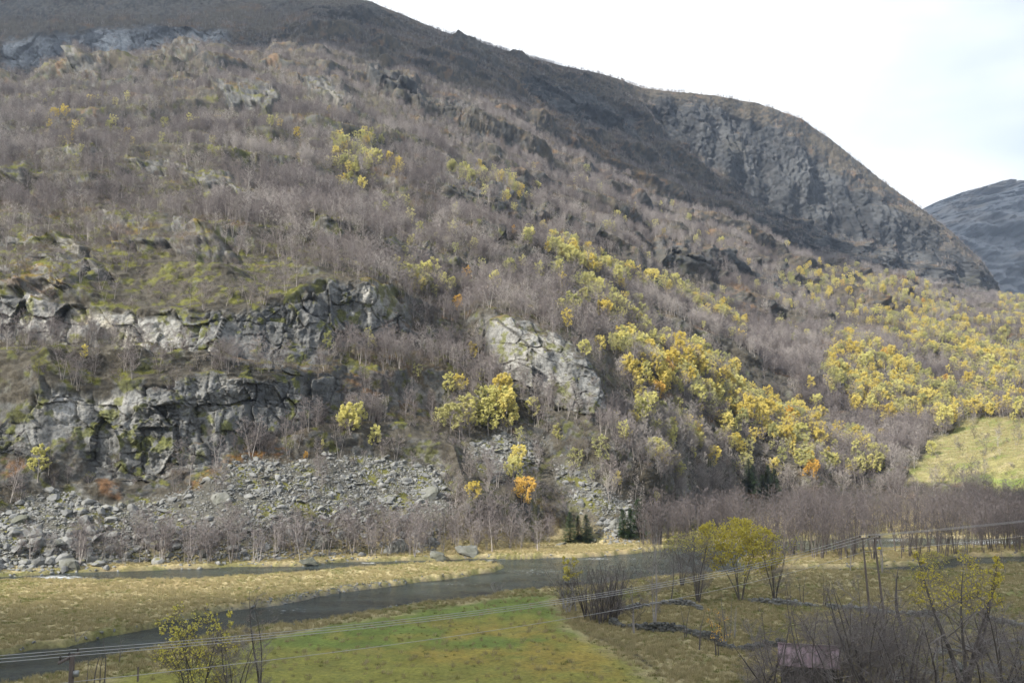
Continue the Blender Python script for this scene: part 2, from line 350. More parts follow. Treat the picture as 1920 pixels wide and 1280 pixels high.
# no wholesale overhangs: every column of the slope steps back, or at most stands upright, as it rises
Yn_ = (Y - out).reshape(shape); Zn_ = Z.reshape(shape); r0_ = NROWS[0] + 8; bat = .10 * Zn_
W_ = (Yn_ - bat)[r0_:]
W2 = .5 * (np.maximum.accumulate(W_, axis=0) + np.minimum.accumulate(W_[::-1], axis=0)[::-1])
kf = (1 - .45 * cliffs.reshape(shape)[r0_:])
cor = (W2 - W_) * kf
kx_ = np.array([1, 3, 5, 6, 5, 3, 1]) / 24.0
for _ in range(2):
    cp_ = np.pad(cor, ((0, 0), (3, 3)), mode='edge'); cor = sum(kx_[i] * cp_[:, i:i + NU] for i in range(7))
Yn_[r0_:] += cor
out = Y - Yn_.ravel() + rough_out
X = X + dirx * out; Y = Y - out; Z = Z + hill * 0.18 * out * (1 - cliffs)
Z += hill * rough * 0.5 * (1 - meadow * 0.6) * np.clip(Y / 300, .6, 2.5) * (1 - 0.6 * sky)
# foreground: camera hillside kept out of view, river bed and banks
NEARB = [(-900,1480),(-300,1345),(0,1292),(100,1275),(140,1261),(180,1249),(250,1229),(330,1212),(400,1195),(450,1186),(540,1181),(640,1161),(700,1151),(780,1138),(900,1126),(940,1113),(1040,1108),(1100,1104),(1250,1084),(1450,1076),(1600,1073),(1730,1076),(1850,1063),(1920,1059),(2200,1055),(2700,1055)]
FARB = [(-900,1140),(0,1081),(100,1075),(180,1072),(300,1069),(430,1063),(560,1062),(620,1054),(700,1052),(830,1050),(880,1046),(960,1048),(1090,1045),(1200,1036),(1300,1022),(1420,1016),(1640,1008),(1920,1010),(2700,1015)]
ISL = [(-900,1340),(0,1233),(60,1219),(130,1213),(200,1195),(280,1180),(320,1166),(430,1146),(480,1138),(540,1131),(640,1111),(740,1098),(860,1082),(930,1071),(948,1063),(900,1057),(820,1058),(700,1066),(600,1075),(480,1083),(350,1091),(200,1093),(100,1091),(0,1093),(-900,1165)]
ISR = [(1440,1068),(1500,1067),(1580,1066),(1660,1064),(1740,1059),(1800,1044),(1920,1042),(2700,1044),(2700,1026),(1920,1026),(1800,1027),(1700,1030),(1560,1033),(1440,1040),(1380,1052)]
def gp(l, z=0.0): return [ground_pt(x, y, z) for x, y in l]
RIVER = gp(NEARB) + gp(FARB)[::-1]; ISLAND = gp(ISL); ISLAND2 = gp(ISR)
fi = np.nonzero(T < 1.6)[0]
xf, yf = X[fi], Y[fi]
wobx = 0.5 * vnoise(np.stack([xf / 2.2, yf / 2.2, 0 * xf], 1), 81); woby = 0.9 * vnoise(np.stack([xf / 5, yf / 5, 0 * xf + 3], 1), 82)
dr = np.minimum(sdf(xf + wobx, yf + woby, RIVER), -np.maximum(sdf(xf + wobx, yf + woby, ISLAND), sdf(xf + wobx, yf + woby, ISLAND2)))
zf = 0.75 + 0.55 * fbm(np.stack([xf / 26, yf / 26, 0 * xf], 1), 3, 83) * sstep(-dr, 2, 9) + 0.16 * fbm(np.stack([xf / 2.6, yf / 2.6, 0 * xf], 1), 3, 84)
zf += 0.10 * fbm(np.stack([xf / .9, yf / .9, 0 * xf], 1), 2, 85)
FIELD = gp([(60,1300),(250,1262),(430,1215),(520,1190),(640,1166),(780,1143),(940,1118),(1050,1114),(1060,1150),(1110,1195),(1200,1240),(1290,1300),(1290,1420),(0,1500)], .8)
dfld = sdf(xf + wobx, yf + woby, FIELD)
zf = zf - 0.5 * (zf - 0.95) * sstep(dfld, -1, 2)
ground_z = np.where(dr > 0, -0.9 * sstep(dr, 0, 2.2) + 0.0, 0)
bank = sstep(-dr, -0.1, 0.8)
zfl = zf * bank + (1 - bank) * (-0.25 - 0.9 * sstep(dr, 0, 3))
fl = sstep(T[fi], 1.30, 1.0)
Z[fi] = Z[fi] * (1 - fl) + fl * zfl
# right-hand near knoll with boulders, and a low bluff on the far right
near_r = sstep(xf, 22, 50) * sstep(yf, 104, 78)
Z[fi] += near_r * (2.2 + 1.2 * fbm(np.stack([xf / 6, yf / 6, 0 * xf], 1), 3, 86))
P = np.stack([X, Y, Z], 1)
PX, PY = project(X, Y, Z)
DR = np.full(X.shape, -50.0); DR[fi] = dr
DF = np.full(X.shape, -50.0); DF[fi] = dfld
G = P.reshape(shape + (3,))
# normals from the grid
du = np.zeros_like(G); dv = np.zeros_like(G)
du[:, 1:-1] = G[:, 2:] - G[:, :-2]; du[:, 0] = G[:, 1] - G[:, 0]; du[:, -1] = G[:, -1] - G[:, -2]
dv[1:-1] = G[2:] - G[:-2]; dv[0] = G[1] - G[0]; dv[-1] = G[-1] - G[-2]
Nn = np.cross(du, dv); Nn /= np.linalg.norm(Nn, axis=2, keepdims=True) + 1e-9
nz = np.abs(Nn[..., 2])
def blur2(a, n):
    for _ in range(n):
        b = np.pad(a, 1, mode='edge'); a = (b[:-2, 1:-1] + b[2:, 1:-1] + b[1:-1, :-2] + b[1:-1, 2:] + 2 * a) / 6
    return a
nzb = flat(blur2(nz, 3)); nz = flat(nz)
# ---------------------------------------------------------------- ground colours per vertex; far rock also carries painted shade
def mixc(a, b, w): return a + (np.asarray(b, np.float32) - a) * np.asarray(w)[:, None]
Pn = P.astype(np.float32)
na = fbm(Pn / 9, 3, 201); nb = fbm(Pn / 3.0, 3, 202); nc = fbm(Pn / np.array([30, 30, 22]), 3, 203); nd = fbm(Pn / 1.3, 2, 204)
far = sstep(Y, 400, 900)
C = np.tile(np.array([0.066, 0.060, 0.048], np.float32), (len(X), 1))
C = mixc(C, (0.050, 0.046, 0.038), sstep(nb, -.1, .5) * .7)
C = mixc(C, (0.125, 0.112, 0.090), sstep(na, .15, .6) * .5)
C = mixc(C, (0.120, 0.085, 0.045), sstep(nc, .1, .5) * .35 + .15 * far)
moss = sstep(nb + .5 * na + .25 * nd, .12, .55) * (1 - far) * sstep(PX, 1300, 700)
moss = np.maximum(moss, sstep(nb + .4 * nd, .0, .4) * mask([(0,380),(250,400),(450,500),(620,520),(780,600),(900,600),(900,760),(780,760),(600,760),(400,700),(200,720),(0,720)], 30, seed=301) * .8)
C = mixc(C, (0.118, 0.122, 0.022), moss * .85)
rust = mask([(430,850),(560,822),(640,830),(560,862),(450,872),(380,915),(300,950),(330,915)], 8, seed=302) * sstep(nb, -.3, .3)
rust = np.maximum(rust, .8 * mask([(180,900),(225,905),(225,935),(190,925)], 8, seed=303)); rust = np.maximum(rust, .6 * mask([(0,860),(60,865),(50,895),(0,890)], 8, seed=304))
rust = np.maximum(rust, .5 * sstep(na + .5 * nc, .35, .7) * hill)
C = mixc(C, (0.17, 0.082, 0.032), rust * .75)
oran = seg_dist(PX, PY, [(960,150),(1040,215),(1150,300),(1230,345)])
C = mixc(C, (0.26, 0.155, 0.055), .6 * np.exp(-(oran / 9) ** 2) * sstep(nb, -.5, .3))
# rock
steep = sstep(nzb, 0.66, 0.42) * hill
wild = steep * (1 - cliffs)
steep = np.maximum(.9 * steep * sstep(nb + .8 * nc, -.4, .3), cliffs * sstep(nzb + .12 * nb + .1 * nd, 0.84, 0.66)) * (1 - meadow)
f1, f2, cid = voronoi(np.stack([Pn[:, 0] / 7, Pn[:, 1] / 12, Pn[:, 2] / 9], 1) + .25 * nb[:, None], 205)
rkc = np.tile(np.array([0.170, 0.174, 0.172], np.float32), (len(X), 1))
rkc = mixc(rkc, (0.34, 0.335, 0.315), sstep(cid + .5 * na, .5, 1.05) * .8)
rkc = mixc(rkc, (0.060, 0.064, 0.068), np.maximum(sstep(fbm(Pn / np.array([3, 3, 14.]), 3, 206), .05, .55) * .8, far * sstep(fbm(Pn / np.array([16, 16, 70.]), 4, 207), .0, .4) * .75))
rkc = mixc(rkc, (0.36, 0.32, 0.24), mask([(140,585),(260,600),(290,645),(240,665),(150,640)], 22, seed=305) * sstep(nb, -.5, .3) * .85)
rkc = mixc(rkc, (0.34, 0.34, 0.32), mask([(180,590),(340,600),(350,660),(180,660)], 20, seed=311) * .6)
rkc = mixc(rkc, (0.21, 0.21, 0.20), mask([(900,595),(1000,610),(1060,650),(1120,775),(1060,770),(960,720),(910,680)], 12, seed=306) * .62 * sstep(na + nb, -.6, .3))
rkc = mixc(rkc, (0.36, 0.34, 0.29), mask([(600,155),(640,170),(665,205),(645,215),(605,185)], 6, seed=307) * .9)
rkc = mixc(rkc, (0.40, 0.40, 0.40), mask([(100,740),(145,735),(140,780),(110,800),(95,770)], 7, seed=308) * .7)
rkc = mixc(rkc, (0.28, 0.26, 0.21), mask([(1350,240),(1400,260),(1400,300),(1350,280)], 10, seed=309) * .6 + mask([(1535,300),(1575,295),(1570,335),(1535,330)], 7, seed=310) * .7)
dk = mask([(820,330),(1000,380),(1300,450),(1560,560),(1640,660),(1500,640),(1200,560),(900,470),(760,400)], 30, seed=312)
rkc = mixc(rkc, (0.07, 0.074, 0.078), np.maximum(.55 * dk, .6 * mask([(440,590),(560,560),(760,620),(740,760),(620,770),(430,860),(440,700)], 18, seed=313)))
rkc = mixc(rkc, (0.115, 0.125, 0.02), sstep(nb + nd * .6, .25, .6) * .7 * (1 - far))          # lichen and moss cushions
crack = np.zeros(len(X), np.float32); crack[rk] = crk
rkc = mixc(rkc, (0.035, 0.035, 0.035), crack * .65)
rkc = mixc(rkc, (.36, .36, .34), far * sstep(fbm(Pn / np.array([34, 34, 60.]), 3, 208), .1, .5) * .6)
rkc = rkc * (1 - .38 * np.clip(wild + .6 * scarp, 0, 1))[:, None]
rkc = rkc * (1 - .74 * far * (1 - mask(CL_TL, 10)))[:, None] * (1 + far[:, None] * np.array([-.06, 0, .12]))  # far rock darkened and blued in its colour, standing in for shade
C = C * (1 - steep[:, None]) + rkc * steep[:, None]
# scree bed and top-of-mountain bare ground
C = mixc(C, (0.10, 0.10, 0.09), np.clip(scree, 0, 1) * .75)
C = mixc(C, (0.12, 0.12, 0.025), np.clip(scree, 0, 1) * sstep(nb, .15, .5) * .8)
alp = mask([(-500,-300),(-500,40),(400,30),(560,10),(700,30),(900,110),(980,125),(1000,80),(700,-300)], 14, seed=314)
C = mixc(C, (0.115, 0.11, 0.10), alp * sstep(nb, -.2, .5) * .8)
# meadow
mc = np.tile(np.array([0.21, 0.195, 0.085], np.float32), (len(X), 1))
mc = mixc(mc, (0.145, 0.175, 0.045), sstep(na, -.1, .5) * .7); mc = mixc(mc, (0.30, 0.26, 0.15), sstep(nb, .1, .6) * .6)
mc = mixc(mc, (0.15, 0.20, 0.045), mask([(1770,893),(1930,893),(1930,912),(1810,908)], 5, seed=315) * .85)
C = C * (1 - meadow[:, None]) + mc * meadow[:, None]
# valley floor
flo = np.zeros(len(X)); flo[fi] = fl
xf3 = np.stack([X / 1, Y / 1, 0 * X], 1).astype(np.float32)
ga = fbm(xf3 / np.array([14, 8, 1]), 3, 210); gb = fbm(xf3 / 3.0, 3, 211); gc = fbm(xf3 / np.array([.9, .7, 1]), 2, 212)
gr = np.tile(np.array([0.36, 0.305, 0.165], np.float32), (len(X), 1))
gr = mixc(gr, (0.38, 0.325, 0.185), sstep(gb + .6 * ga, .0, .6) * .8); gr = mixc(gr, (0.155, 0.150, 0.052), sstep(gb - .7 * ga, .1, .6) * .75)
gr = mixc(gr, (0.20, 0.135, 0.055), sstep(ga, .3, .7) * .4)
gr = mixc(gr, (0.085, 0.095, 0.025), sstep(DR, -1.6, -.3) * .7)
fgc = np.tile(np.array([0.215, 0.210, 0.048], np.float32), (len(X), 1))
yy = sstep(PY + 60 * ga, 1185, 1250)
fgc = mixc(fgc, (0.125, 0.190, 0.040), (1 - yy) * .75)
fgc = mixc(fgc, (0.310, 0.225, 0.050), mask([(640,1185),(800,1170),(1000,1160),(1090,1200),(1180,1280),(1100,1290),(900,1265),(750,1235),(620,1215)], 26, seed=316, wob=14) * .75 * sstep(ga + .5 * gb, -.6, .3))
fgc = mixc(fgc, (0.25, 0.23, 0.09), sstep(gb + .5 * gc, .3, .9) * .28); fgc = mixc(fgc, (0.11, 0.15, 0.035), sstep(gc + .4 * gb, .3, .9) * .25)
wf = sstep(DF + 1.5 * gb, -1, 3)
gr = gr * (1 - wf[:, None]) + fgc * wf[:, None]
past = mask([(1060,1100),(2700,1070),(2700,1400),(1240,1320),(1180,1230)], 20, seed=317)
gr = mixc(gr, (0.34, 0.30, 0.155), past * .55 * sstep(gb + ga, -.5, .4)); gr = mixc(gr, (0.15, 0.17, 0.045), past * .6 * sstep(gb - ga, .2, .7))
gr = mixc(gr, (0.24, 0.19, 0.10), sstep(PX, 1150, 1300) * sstep(PY, 1100, 1180) * .45 * sstep(gc + gb, -.3, .5))
ditch = seg_dist(PX, PY, [(1100,1186),(1140,1200),(1180,1216),(1210,1240),(1235,1255)]); gr = mixc(gr, (0.045, 0.040, 0.022), np.exp(-(ditch / 4.5) ** 2) * sstep(gc, -.7, -.1) * .95)
gr = mixc(gr, (0.19, 0.175, 0.15), sstep(DR, -.9, -.2) * (Y < 170) * sstep(PX, 330, 520) * sstep(PX, 1150, 1080) * sstep(PY, 1080, 1110) * .9)
gr = mixc(gr, (0.075, 0.068, 0.055), sstep(DR, -.15, .25))
C = C * (1 - flo[:, None]) + gr * flo[:, None]
C = np.clip(C, 0.008, .8)

def mat(name):
    m = bpy.data.materials.new(name); m.use_nodes = True; n = m.node_tree.nodes; l = m.node_tree.links
    return m, n, l, n['Principled BSDF']
def nodeN(n, t, **kw):
    x = n.new(t)
    for k, v in kw.items(): setattr(x, k, v)
    return x
m_ground, n, l, b = mat('ground_cover')
b.inputs['Roughness'].default_value = 0.92; b.inputs['Specular IOR Level'].default_value = 0.25
at = nodeN(n, 'ShaderNodeAttribute', attribute_name='alb'); rkA = nodeN(n, 'ShaderNodeAttribute', attribute_name='rock')
tc = n.new('ShaderNodeTexCoord')
nz1 = n.new('ShaderNodeTexNoise'); nz1.inputs['Scale'].default_value = 2.2; nz1.inputs['Detail'].default_value = 6; nz1.inputs['Roughness'].default_value = .7
nz2 = n.new('ShaderNodeTexNoise'); nz2.inputs['Scale'].default_value = .35; nz2.inputs['Detail'].default_value = 5
mr = n.new('ShaderNodeMapRange'); mr.inputs['From Min'].default_value = .3; mr.inputs['From Max'].default_value = .7; mr.inputs['To Min'].default_value = .55; mr.inputs['To Max'].default_value = 1.45
mr2 = n.new('ShaderNodeMapRange'); mr2.inputs['From Min'].default_value = .3; mr2.inputs['From Max'].default_value = .7; mr2.inputs['To Min'].default_value = .8; mr2.inputs['To Max'].default_value = 1.2
mm = nodeN(n, 'ShaderNodeMath', operation='MULTIPLY'); vm = nodeN(n, 'ShaderNodeVectorMath', operation='SCALE')
for q in (nz1, nz2): l.new(tc.outputs['Object'], q.inputs['Vector'])
l.new(nz1.outputs['Fac'], mr.inputs['Value']); l.new(nz2.outputs['Fac'], mr2.inputs['Value'])
l.new(mr.outputs[0], mm.inputs[0]); l.new(mr2.outputs[0], mm.inputs[1])
l.new(at.outputs['Color'], vm.inputs[0]); l.new(mm.outputs[0], vm.inputs['Scale']); l.new(vm.outputs[0], b.inputs['Base Color'])
bp = n.new('ShaderNodeBump'); bp.inputs['Strength'].default_value = .8; bp.inputs['Distance'].default_value = .35
l.new(nz1.outputs['Fac'], bp.inputs['Height']); l.new(bp.outputs[0], b.inputs['Normal'])

idx = np.arange(NR * NU).reshape(NR, NU)
quads = np.stack([idx[:-1, :-1], idx[:-1, 1:], idx[1:, 1:], idx[1:, :-1]], -1).reshape(-1, 4)
attrs = {'alb': ('FLOAT_COLOR', np.concatenate([C, np.ones((len(C), 1))], 1).astype(np.float32)), 'rock': ('FLOAT', steep.astype(np.float32))}
def sub_terrain(name, rsel):
    r0, r1 = rsel
    ii = idx[r0:r1 + 1]; q = (quads.reshape(NR - 1, NU - 1, 4)[r0:r1].reshape(-1, 4) - ii[0, 0])
    a = {k: (t, d[ii.ravel()]) for k, (t, d) in attrs.items()}
    me = mesh_np(name, P[ii.ravel()], q, [m_ground], a, smooth=False)
    return link(name, me)
r_split = NROWS[0] + 30
tag(sub_terrain('ground', (0, r_split)), kind='structure')
tag(sub_terrain('hillside', (r_split, NR - 1)), kind='structure')

# ground under and behind the camera, as far as the horizon (dark heath), and the far slopes either side
def sheet(name, xs, ys, zf_, m, col):
    gx, gy = np.meshgrid(xs, ys); z = zf_(gx, gy)
    V = np.stack([gx, gy, z], -1).reshape(-1, 3); nx, ny = len(xs), len(ys)
    i = np.arange(nx * ny).reshape(ny, nx); q = np.stack([i[:-1, :-1], i[:-1, 1:], i[1:, 1:], i[1:, :-1]], -1).reshape(-1, 4)
    me = mesh_np(name, V, q, [m], {'alb': ('FLOAT_COLOR', np.tile(np.array(list(col) + [1], np.float32), (len(V), 1)))}, smooth=True)
    return tag(link(name, me), kind='structure')
# the near hillside the camera stands on: falls from the camera to the valley floor
def nearhill(x, y):
    p = np.stack([x.ravel() / 20, y.ravel() / 20, 0 * x.ravel()], 1)
    z = np.where(y < 47, 0.6 + np.clip(47 - y, 0, 60) * 0.40, 0.6)
    z = z + np.clip(-13 - y, 0, 1e4) * 0.36
    return z + 0.5 * fbm(p, 3, 400).reshape(x.shape) * sstep(y, 47, 40) - 0.02
sheet('near_slope', np.linspace(-900, 900, 120), np.concatenate([np.linspace(-1500, -60, 40), np.linspace(-55, 47.5, 60)]), nearhill, m_ground, (0.10, 0.09, 0.045))
# the base plain that carries everything to the horizon
sheet('terrain', np.linspace(-9000, 9000, 10), np.linspace(-3000, 12000, 10), lambda x, y: 0 * x - 3.0, m_ground, (0.10, 0.095, 0.06))

# the valley flats carry on either side of the detailed ground
for s_ in (-1, 1):
    uu = np.linspace(.725, 3.2, 24) * s_; yyv = np.linspace(40, 420, 60); gu2, gy2 = np.meshgrid(uu, yyv)
    V = np.stack([gu2 * gy2, gy2, .62 + 0 * gy2 + .25 * fbm(np.stack([gu2.ravel() * gy2.ravel() / 9, gy2.ravel() / 9, 0 * gy2.ravel()], 1), 2, 430).reshape(gy2.shape)], -1).reshape(-1, 3)
    i = np.arange(len(V)).reshape(gy2.shape); q = np.stack([i[:-1, :-1], i[:-1, 1:], i[1:, 1:], i[1:, :-1]], -1).reshape(-1, 4)
    if s_ < 0: q = q[:, ::-1]
    tag(link('flats', mesh_np('flats', V, q, [m_ground], {'alb': ('FLOAT_COLOR', np.tile(np.array([.20, .18, .08, 1], np.float32), (len(V), 1)))}, smooth=True)), kind='structure')
# far mountain beyond the shoulder on the right
pts = np.array([(1560,470,3000),(1680,420,3000),(1735,393,3050),(1770,380,3080),(1800,370,3100),(1830,363,3100),(1860,357,3150),(1890,350,3150),(1920,348,3200),(2000,338,3250),(2200,320,3300),(2500,345,3300)], float)
fu, fe = ue(pts[:, 0], pts[:, 1]); nu = 420; us = np.linspace(0.30, 0.78, nu)
es = np.interp(us, fu, fe); ys_ = np.interp(us, fu, pts[:, 2]); nr = 260
t = np.linspace(0, 1, nr)[:, None]
zt = HC + es * ys_
Yb = 1950 + 0 * us
tt = t ** 1.0
FY = Yb + (ys_ - Yb) * (0.62 * t + 0.38 * t ** 3.0); FZ = -3 + (zt + 3) * (1 - (1 - t) ** 1.25)
FX = us[None] * FY
FP = np.stack([FX, FY, FZ], -1).reshape(-1, 3)
fz = 1 - sstep(np.repeat(t, nu, 1).ravel(), .92, 1) * .9
dsp = (fbm(FP / np.array([420, 420, 300]), 4, 410) * 130 + fbm(FP / np.array([120, 120, 60]), 5, 411, .6) * 85) * fz + fbm(FP / 30, 3, 412) * 10
FP[:, 1] -= dsp
fn1 = fbm(FP / np.array([200, 200, 60]), 4, 413); fn2 = fbm(FP / 30, 3, 414)
fc = np.tile(np.array([0.125, 0.135, 0.15], np.float32), (len(FP), 1))  # bluish pale tone: distance haze mixed into the rock colour
fc = mixc(fc, (0.15, 0.12, 0.085), sstep(fn1, 0, .5) * .6); fc = mixc(fc, (0.19, 0.20, 0.22), sstep(fn2, .0, .6) * .6)
FPr = FP.reshape(nr, nu, 3); bk = FPr[-1].copy(); bk[:, 1] += 900; bk[:, 2] -= 500
FPr = np.concatenate([FPr, bk[None]]); fc = np.concatenate([fc, fc[-nu:]])
i = np.arange((nr + 1) * nu).reshape(nr + 1, nu); q = np.stack([i[:-1, :-1], i[:-1, 1:], i[1:, 1:], i[1:, :-1]], -1).reshape(-1, 4)
m_far, n, l, b = mat('far_mountain_ground'); b.inputs['Roughness'].default_value = .95
at = nodeN(n, 'ShaderNodeAttribute', attribute_name='alb'); l.new(at.outputs['Color'], b.inputs['Base Color'])
me = mesh_np('mountain', FPr.reshape(-1, 3), q, [m_far], {'alb': ('FLOAT_COLOR', np.concatenate([fc, np.ones((len(fc), 1))], 1).astype(np.float32))})
tag(link('mountain', me), kind='structure')

# ---------------------------------------------------------------- river
m_water, n, l, b = mat('river_water')
b.inputs['Roughness'].default_value = 0.12; b.inputs['IOR'].default_value = 1.33
tc = n.new('ShaderNodeTexCoord'); mp = n.new('ShaderNodeMapping'); mp.inputs['Scale'].default_value = (.8, 1.6, 1); mp.inputs['Rotation'].default_value = (0, 0, .3)
w1 = n.new('ShaderNodeTexNoise'); w1.inputs['Scale'].default_value = 1.1; w1.inputs['Detail'].default_value = 5; w1.inputs['Roughness'].default_value = .65
w2 = n.new('ShaderNodeTexNoise'); w2.inputs['Scale'].default_value = .12; w2.inputs['Detail'].default_value = 3
fo = nodeN(n, 'ShaderNodeAttribute', attribute_name='foam')
l.new(tc.outputs['Object'], mp.inputs['Vector']); l.new(mp.outputs[0], w1.inputs['Vector']); l.new(mp.outputs[0], w2.inputs['Vector'])
bp = n.new('ShaderNodeBump'); bp.inputs['Strength'].default_value = 1.0; bp.inputs['Distance'].default_value = .9
l.new(w1.outputs['Fac'], bp.inputs['Height']); l.new(bp.outputs[0], b.inputs['Normal'])
cr = n.new('ShaderNodeValToRGB'); cr.color_ramp.elements[0].position = .35; cr.color_ramp.elements[0].color = (.018, .022, .020, 1); cr.color_ramp.elements[1].position = .7; cr.color_ramp.elements[1].color = (.060, .078, .078, 1)
l.new(w2.outputs['Fac'], cr.inputs[0])
# foam = threshold of fine noise by the per-vertex foam amount
ad = nodeN(n, 'ShaderNodeMath', operation='ADD'); l.new(w1.outputs['Fac'], ad.inputs[0]); l.new(fo.outputs['Fac'], ad.inputs[1])
fr = n.new('ShaderNodeMapRange'); fr.inputs['From Min'].default_value = .74; fr.inputs['From Max'].default_value = .92; l.new(ad.outputs[0], fr.inputs['Value'])
mx = nodeN(n, 'ShaderNodeMix', data_type='RGBA'); mx.inputs[7].default_value = (.72, .75, .78, 1)
l.new(fr.outputs[0], mx.inputs[0]); l.new(cr.outputs[0], mx.inputs[6]); l.new(mx.outputs[2], b.inputs['Base Color'])
rr = n.new('ShaderNodeMapRange'); rr.inputs['To Min'].default_value = .12; rr.inputs['To Max'].default_value = .7; l.new(fr.outputs[0], rr.inputs['Value']); l.new(rr.outputs[0], b.inputs['Roughness'])
wu = np.linspace(-.78, .78, 700); wy = 1 / np.linspace(1 / 60, 1 / 300, 420)
WU, WY = np.meshgrid(wu, wy); WX = WU * WY
wpx, wpy = project(WX.ravel(), WY.ravel(), 0 * WX.ravel())
foam = np.zeros(wpx.shape)
def fpatch(cx, cy, rx, ry, a):
    global foam
    foam = np.maximum(foam, a * np.exp(-((wpx - cx) / rx) ** 2 - ((wpy - cy) / ry) ** 2))
for a in [(40,1088,60,4,.34),(110,1082,60,5,.40),(150,1084,50,4,.3),(210,1080,30,2.5,.25),(690,1055,30,2.5,.32),(650,1060,60,2,.18),(850,1054,70,3,.22),(900,1056,60,3,.3),(970,1050,60,4,.16),(1120,1047,45,3,.28),(1180,1047,30,2.5,.26),
          (190,1240,14,5,.6),(215,1234,22,4,.42),(250,1224,40,5,.24),(300,1205,60,8,.12),(540,1145,90,12,.17),(700,1120,90,10,.13),(850,1095,90,8,.17),(1000,1072,90,10,.19),(640,1062,60,3,.15),(1640,1012,20,4,.3),(1680,1012,30,4,.3),(1850,1017,90,7,.30),(1850,1050,60,5,.10),(120,1206,90,3,.2)]:
    fpatch(*a)
WV = np.stack([WX.ravel(), WY.ravel(), 0 * wpx], 1)
WV[:, 2] += .03 * vnoise(WV / .7, 420) + .10 * foam * vnoise(WV / .5, 421)
inr = (sdf(WV[:, 0], WV[:, 1], RIVER) > -3.5)
i = np.arange(WX.size).reshape(WX.shape); q = np.stack([i[:-1, :-1], i[1:, :-1], i[1:, 1:], i[:-1, 1:]], -1).reshape(-1, 4)[:, ::-1]
q = q[inr[q].any(1)]
used = np.unique(q); remap = -np.ones(len(WV), int); remap[used] = np.arange(len(used))
me = mesh_np('river', WV[used], remap[q], [m_water], {'foam': ('FLOAT', foam[used].astype(np.float32))}, smooth=True)
tag(link('river', me), kind='structure')
# ---------------------------------------------------------------- plant and stone materials
def bark_mat(name, c1, c2, scale=3.0, var=.25):
    m, n, l, b = mat(name); b.inputs['Roughness'].default_value = .85; b.inputs['Specular IOR Level'].default_value = .2
    oi = n.new('ShaderNodeObjectInfo'); tc = n.new('ShaderNodeTexCoord'); no = n.new('ShaderNodeTexNoise'); no.inputs['Scale'].default_value = scale
    mx = nodeN(n, 'ShaderNodeMix', data_type='RGBA'); mx.inputs[6].default_value = c1 + (1,); mx.inputs[7].default_value = c2 + (1,)
    ad = nodeN(n, 'ShaderNodeMath', operation='ADD'); ad.use_clamp = True
    ma = nodeN(n, 'ShaderNodeMath', operation='MULTIPLY_ADD'); ma.inputs[1].default_value = 1.6; ma.inputs[2].default_value = -.8
    l.new(no.outputs['Fac'], ma.inputs[0]); l.new(ma.outputs[0], ad.inputs[0]); l.new(oi.outputs['Random'], ad.inputs[1])
    l.new(tc.outputs['Object'], no.inputs['Vector']); l.new(ad.outputs[0], mx.inputs[0]); l.new(mx.outputs[2], b.inputs['Base Color'])
    return m
def leaf_mat(name, cols, trans=.35, scale=1.3):
    m, n, l, b = mat(name); b.inputs['Roughness'].default_value = .7; b.inputs['Specular IOR Level'].default_value = .25
    oi = n.new('ShaderNodeObjectInfo'); tc = n.new('ShaderNodeTexCoord'); no = n.new('ShaderNodeTexNoise'); no.inputs['Scale'].default_value = scale; no.inputs['Detail'].default_value = 3
    cr = n.new('ShaderNodeValToRGB'); el = cr.color_ramp.elements
    while len(el) < len(cols): el.new(.5)
    for k, c in enumerate(cols): el[k].position = k / (len(cols) - 1); el[k].color = c + (1,)
    ma = nodeN(n, 'ShaderNodeMath', operation='MULTIPLY_ADD'); ma.inputs[1].default_value = 1.1; ma.inputs[2].default_value = -.55
    ad = nodeN(n, 'ShaderNodeMath', operation='ADD'); ad.use_clamp = True
    l.new(tc.outputs['Object'], no.inputs['Vector']); l.new(no.outputs['Fac'], ma.inputs[0]); l.new(ma.outputs[0], ad.inputs[0]); l.new(oi.outputs['Random'], ad.inputs[1])
    l.new(ad.outputs[0], cr.inputs[0]); l.new(cr.outputs[0], b.inputs['Base Color'])
    tr = n.new('ShaderNodeBsdfTranslucent'); l.new(cr.outputs[0], tr.inputs['Color'])
    ms = n.new('ShaderNodeMixShader'); ms.inputs[0].default_value = trans
    o = n['Material Output']; l.new(b.outputs[0], ms.inputs[1]); l.new(tr.outputs[0], ms.inputs[2]); l.new(ms.outputs[0], o.inputs['Surface'])
    return m
M = {}
M['pale_twig'] = bark_mat('pale_twigs', (.36, .335, .32), (.25, .225, .21), .3)
M['near_twig'] = bark_mat('near_twigs', (.27, .245, .235), (.17, .15, .145), .3)
M['big_stone'] = bark_mat('lichened_rock', (.20, .205, .20), (.10, .105, .085), 1.4)
M['birch_bark'] = bark_mat('birch_bark', (.34, .315, .30), (.17, .155, .145), 1.2)
M['twig'] = bark_mat('birch_twigs', (.235, .212, .210), (.145, .125, .124), .3)
M['alder_bark'] = bark_mat('alder_bark', (.14, .125, .115), (.08, .07, .066), 1.5)
M['alder_twig'] = bark_mat('alder_twigs', (.145, .128, .128), (.085, .074, .077), .3)
M['dead_wood'] = bark_mat('weathered_wood', (.36, .34, .32), (.20, .19, .18), 2)
M['gold'] = leaf_mat('gold_leaves', [(.62, .50, .12), (.70, .59, .17), (.74, .66, .24)])
M['lemon'] = leaf_mat('lemon_leaves', [(.56, .54, .20), (.66, .63, .27), (.70, .65, .24)])
M['olive'] = leaf_mat('olive_leaves', [(.36, .37, .16), (.47, .46, .21), (.55, .52, .22)])
M['orange'] = leaf_mat('orange_leaves', [(.62, .38, .08), (.70, .46, .12), (.74, .52, .15)])
M['spruce'] = leaf_mat('spruce_needles', [(.022, .042, .020), (.035, .062, .026), (.05, .085, .03)], .1)
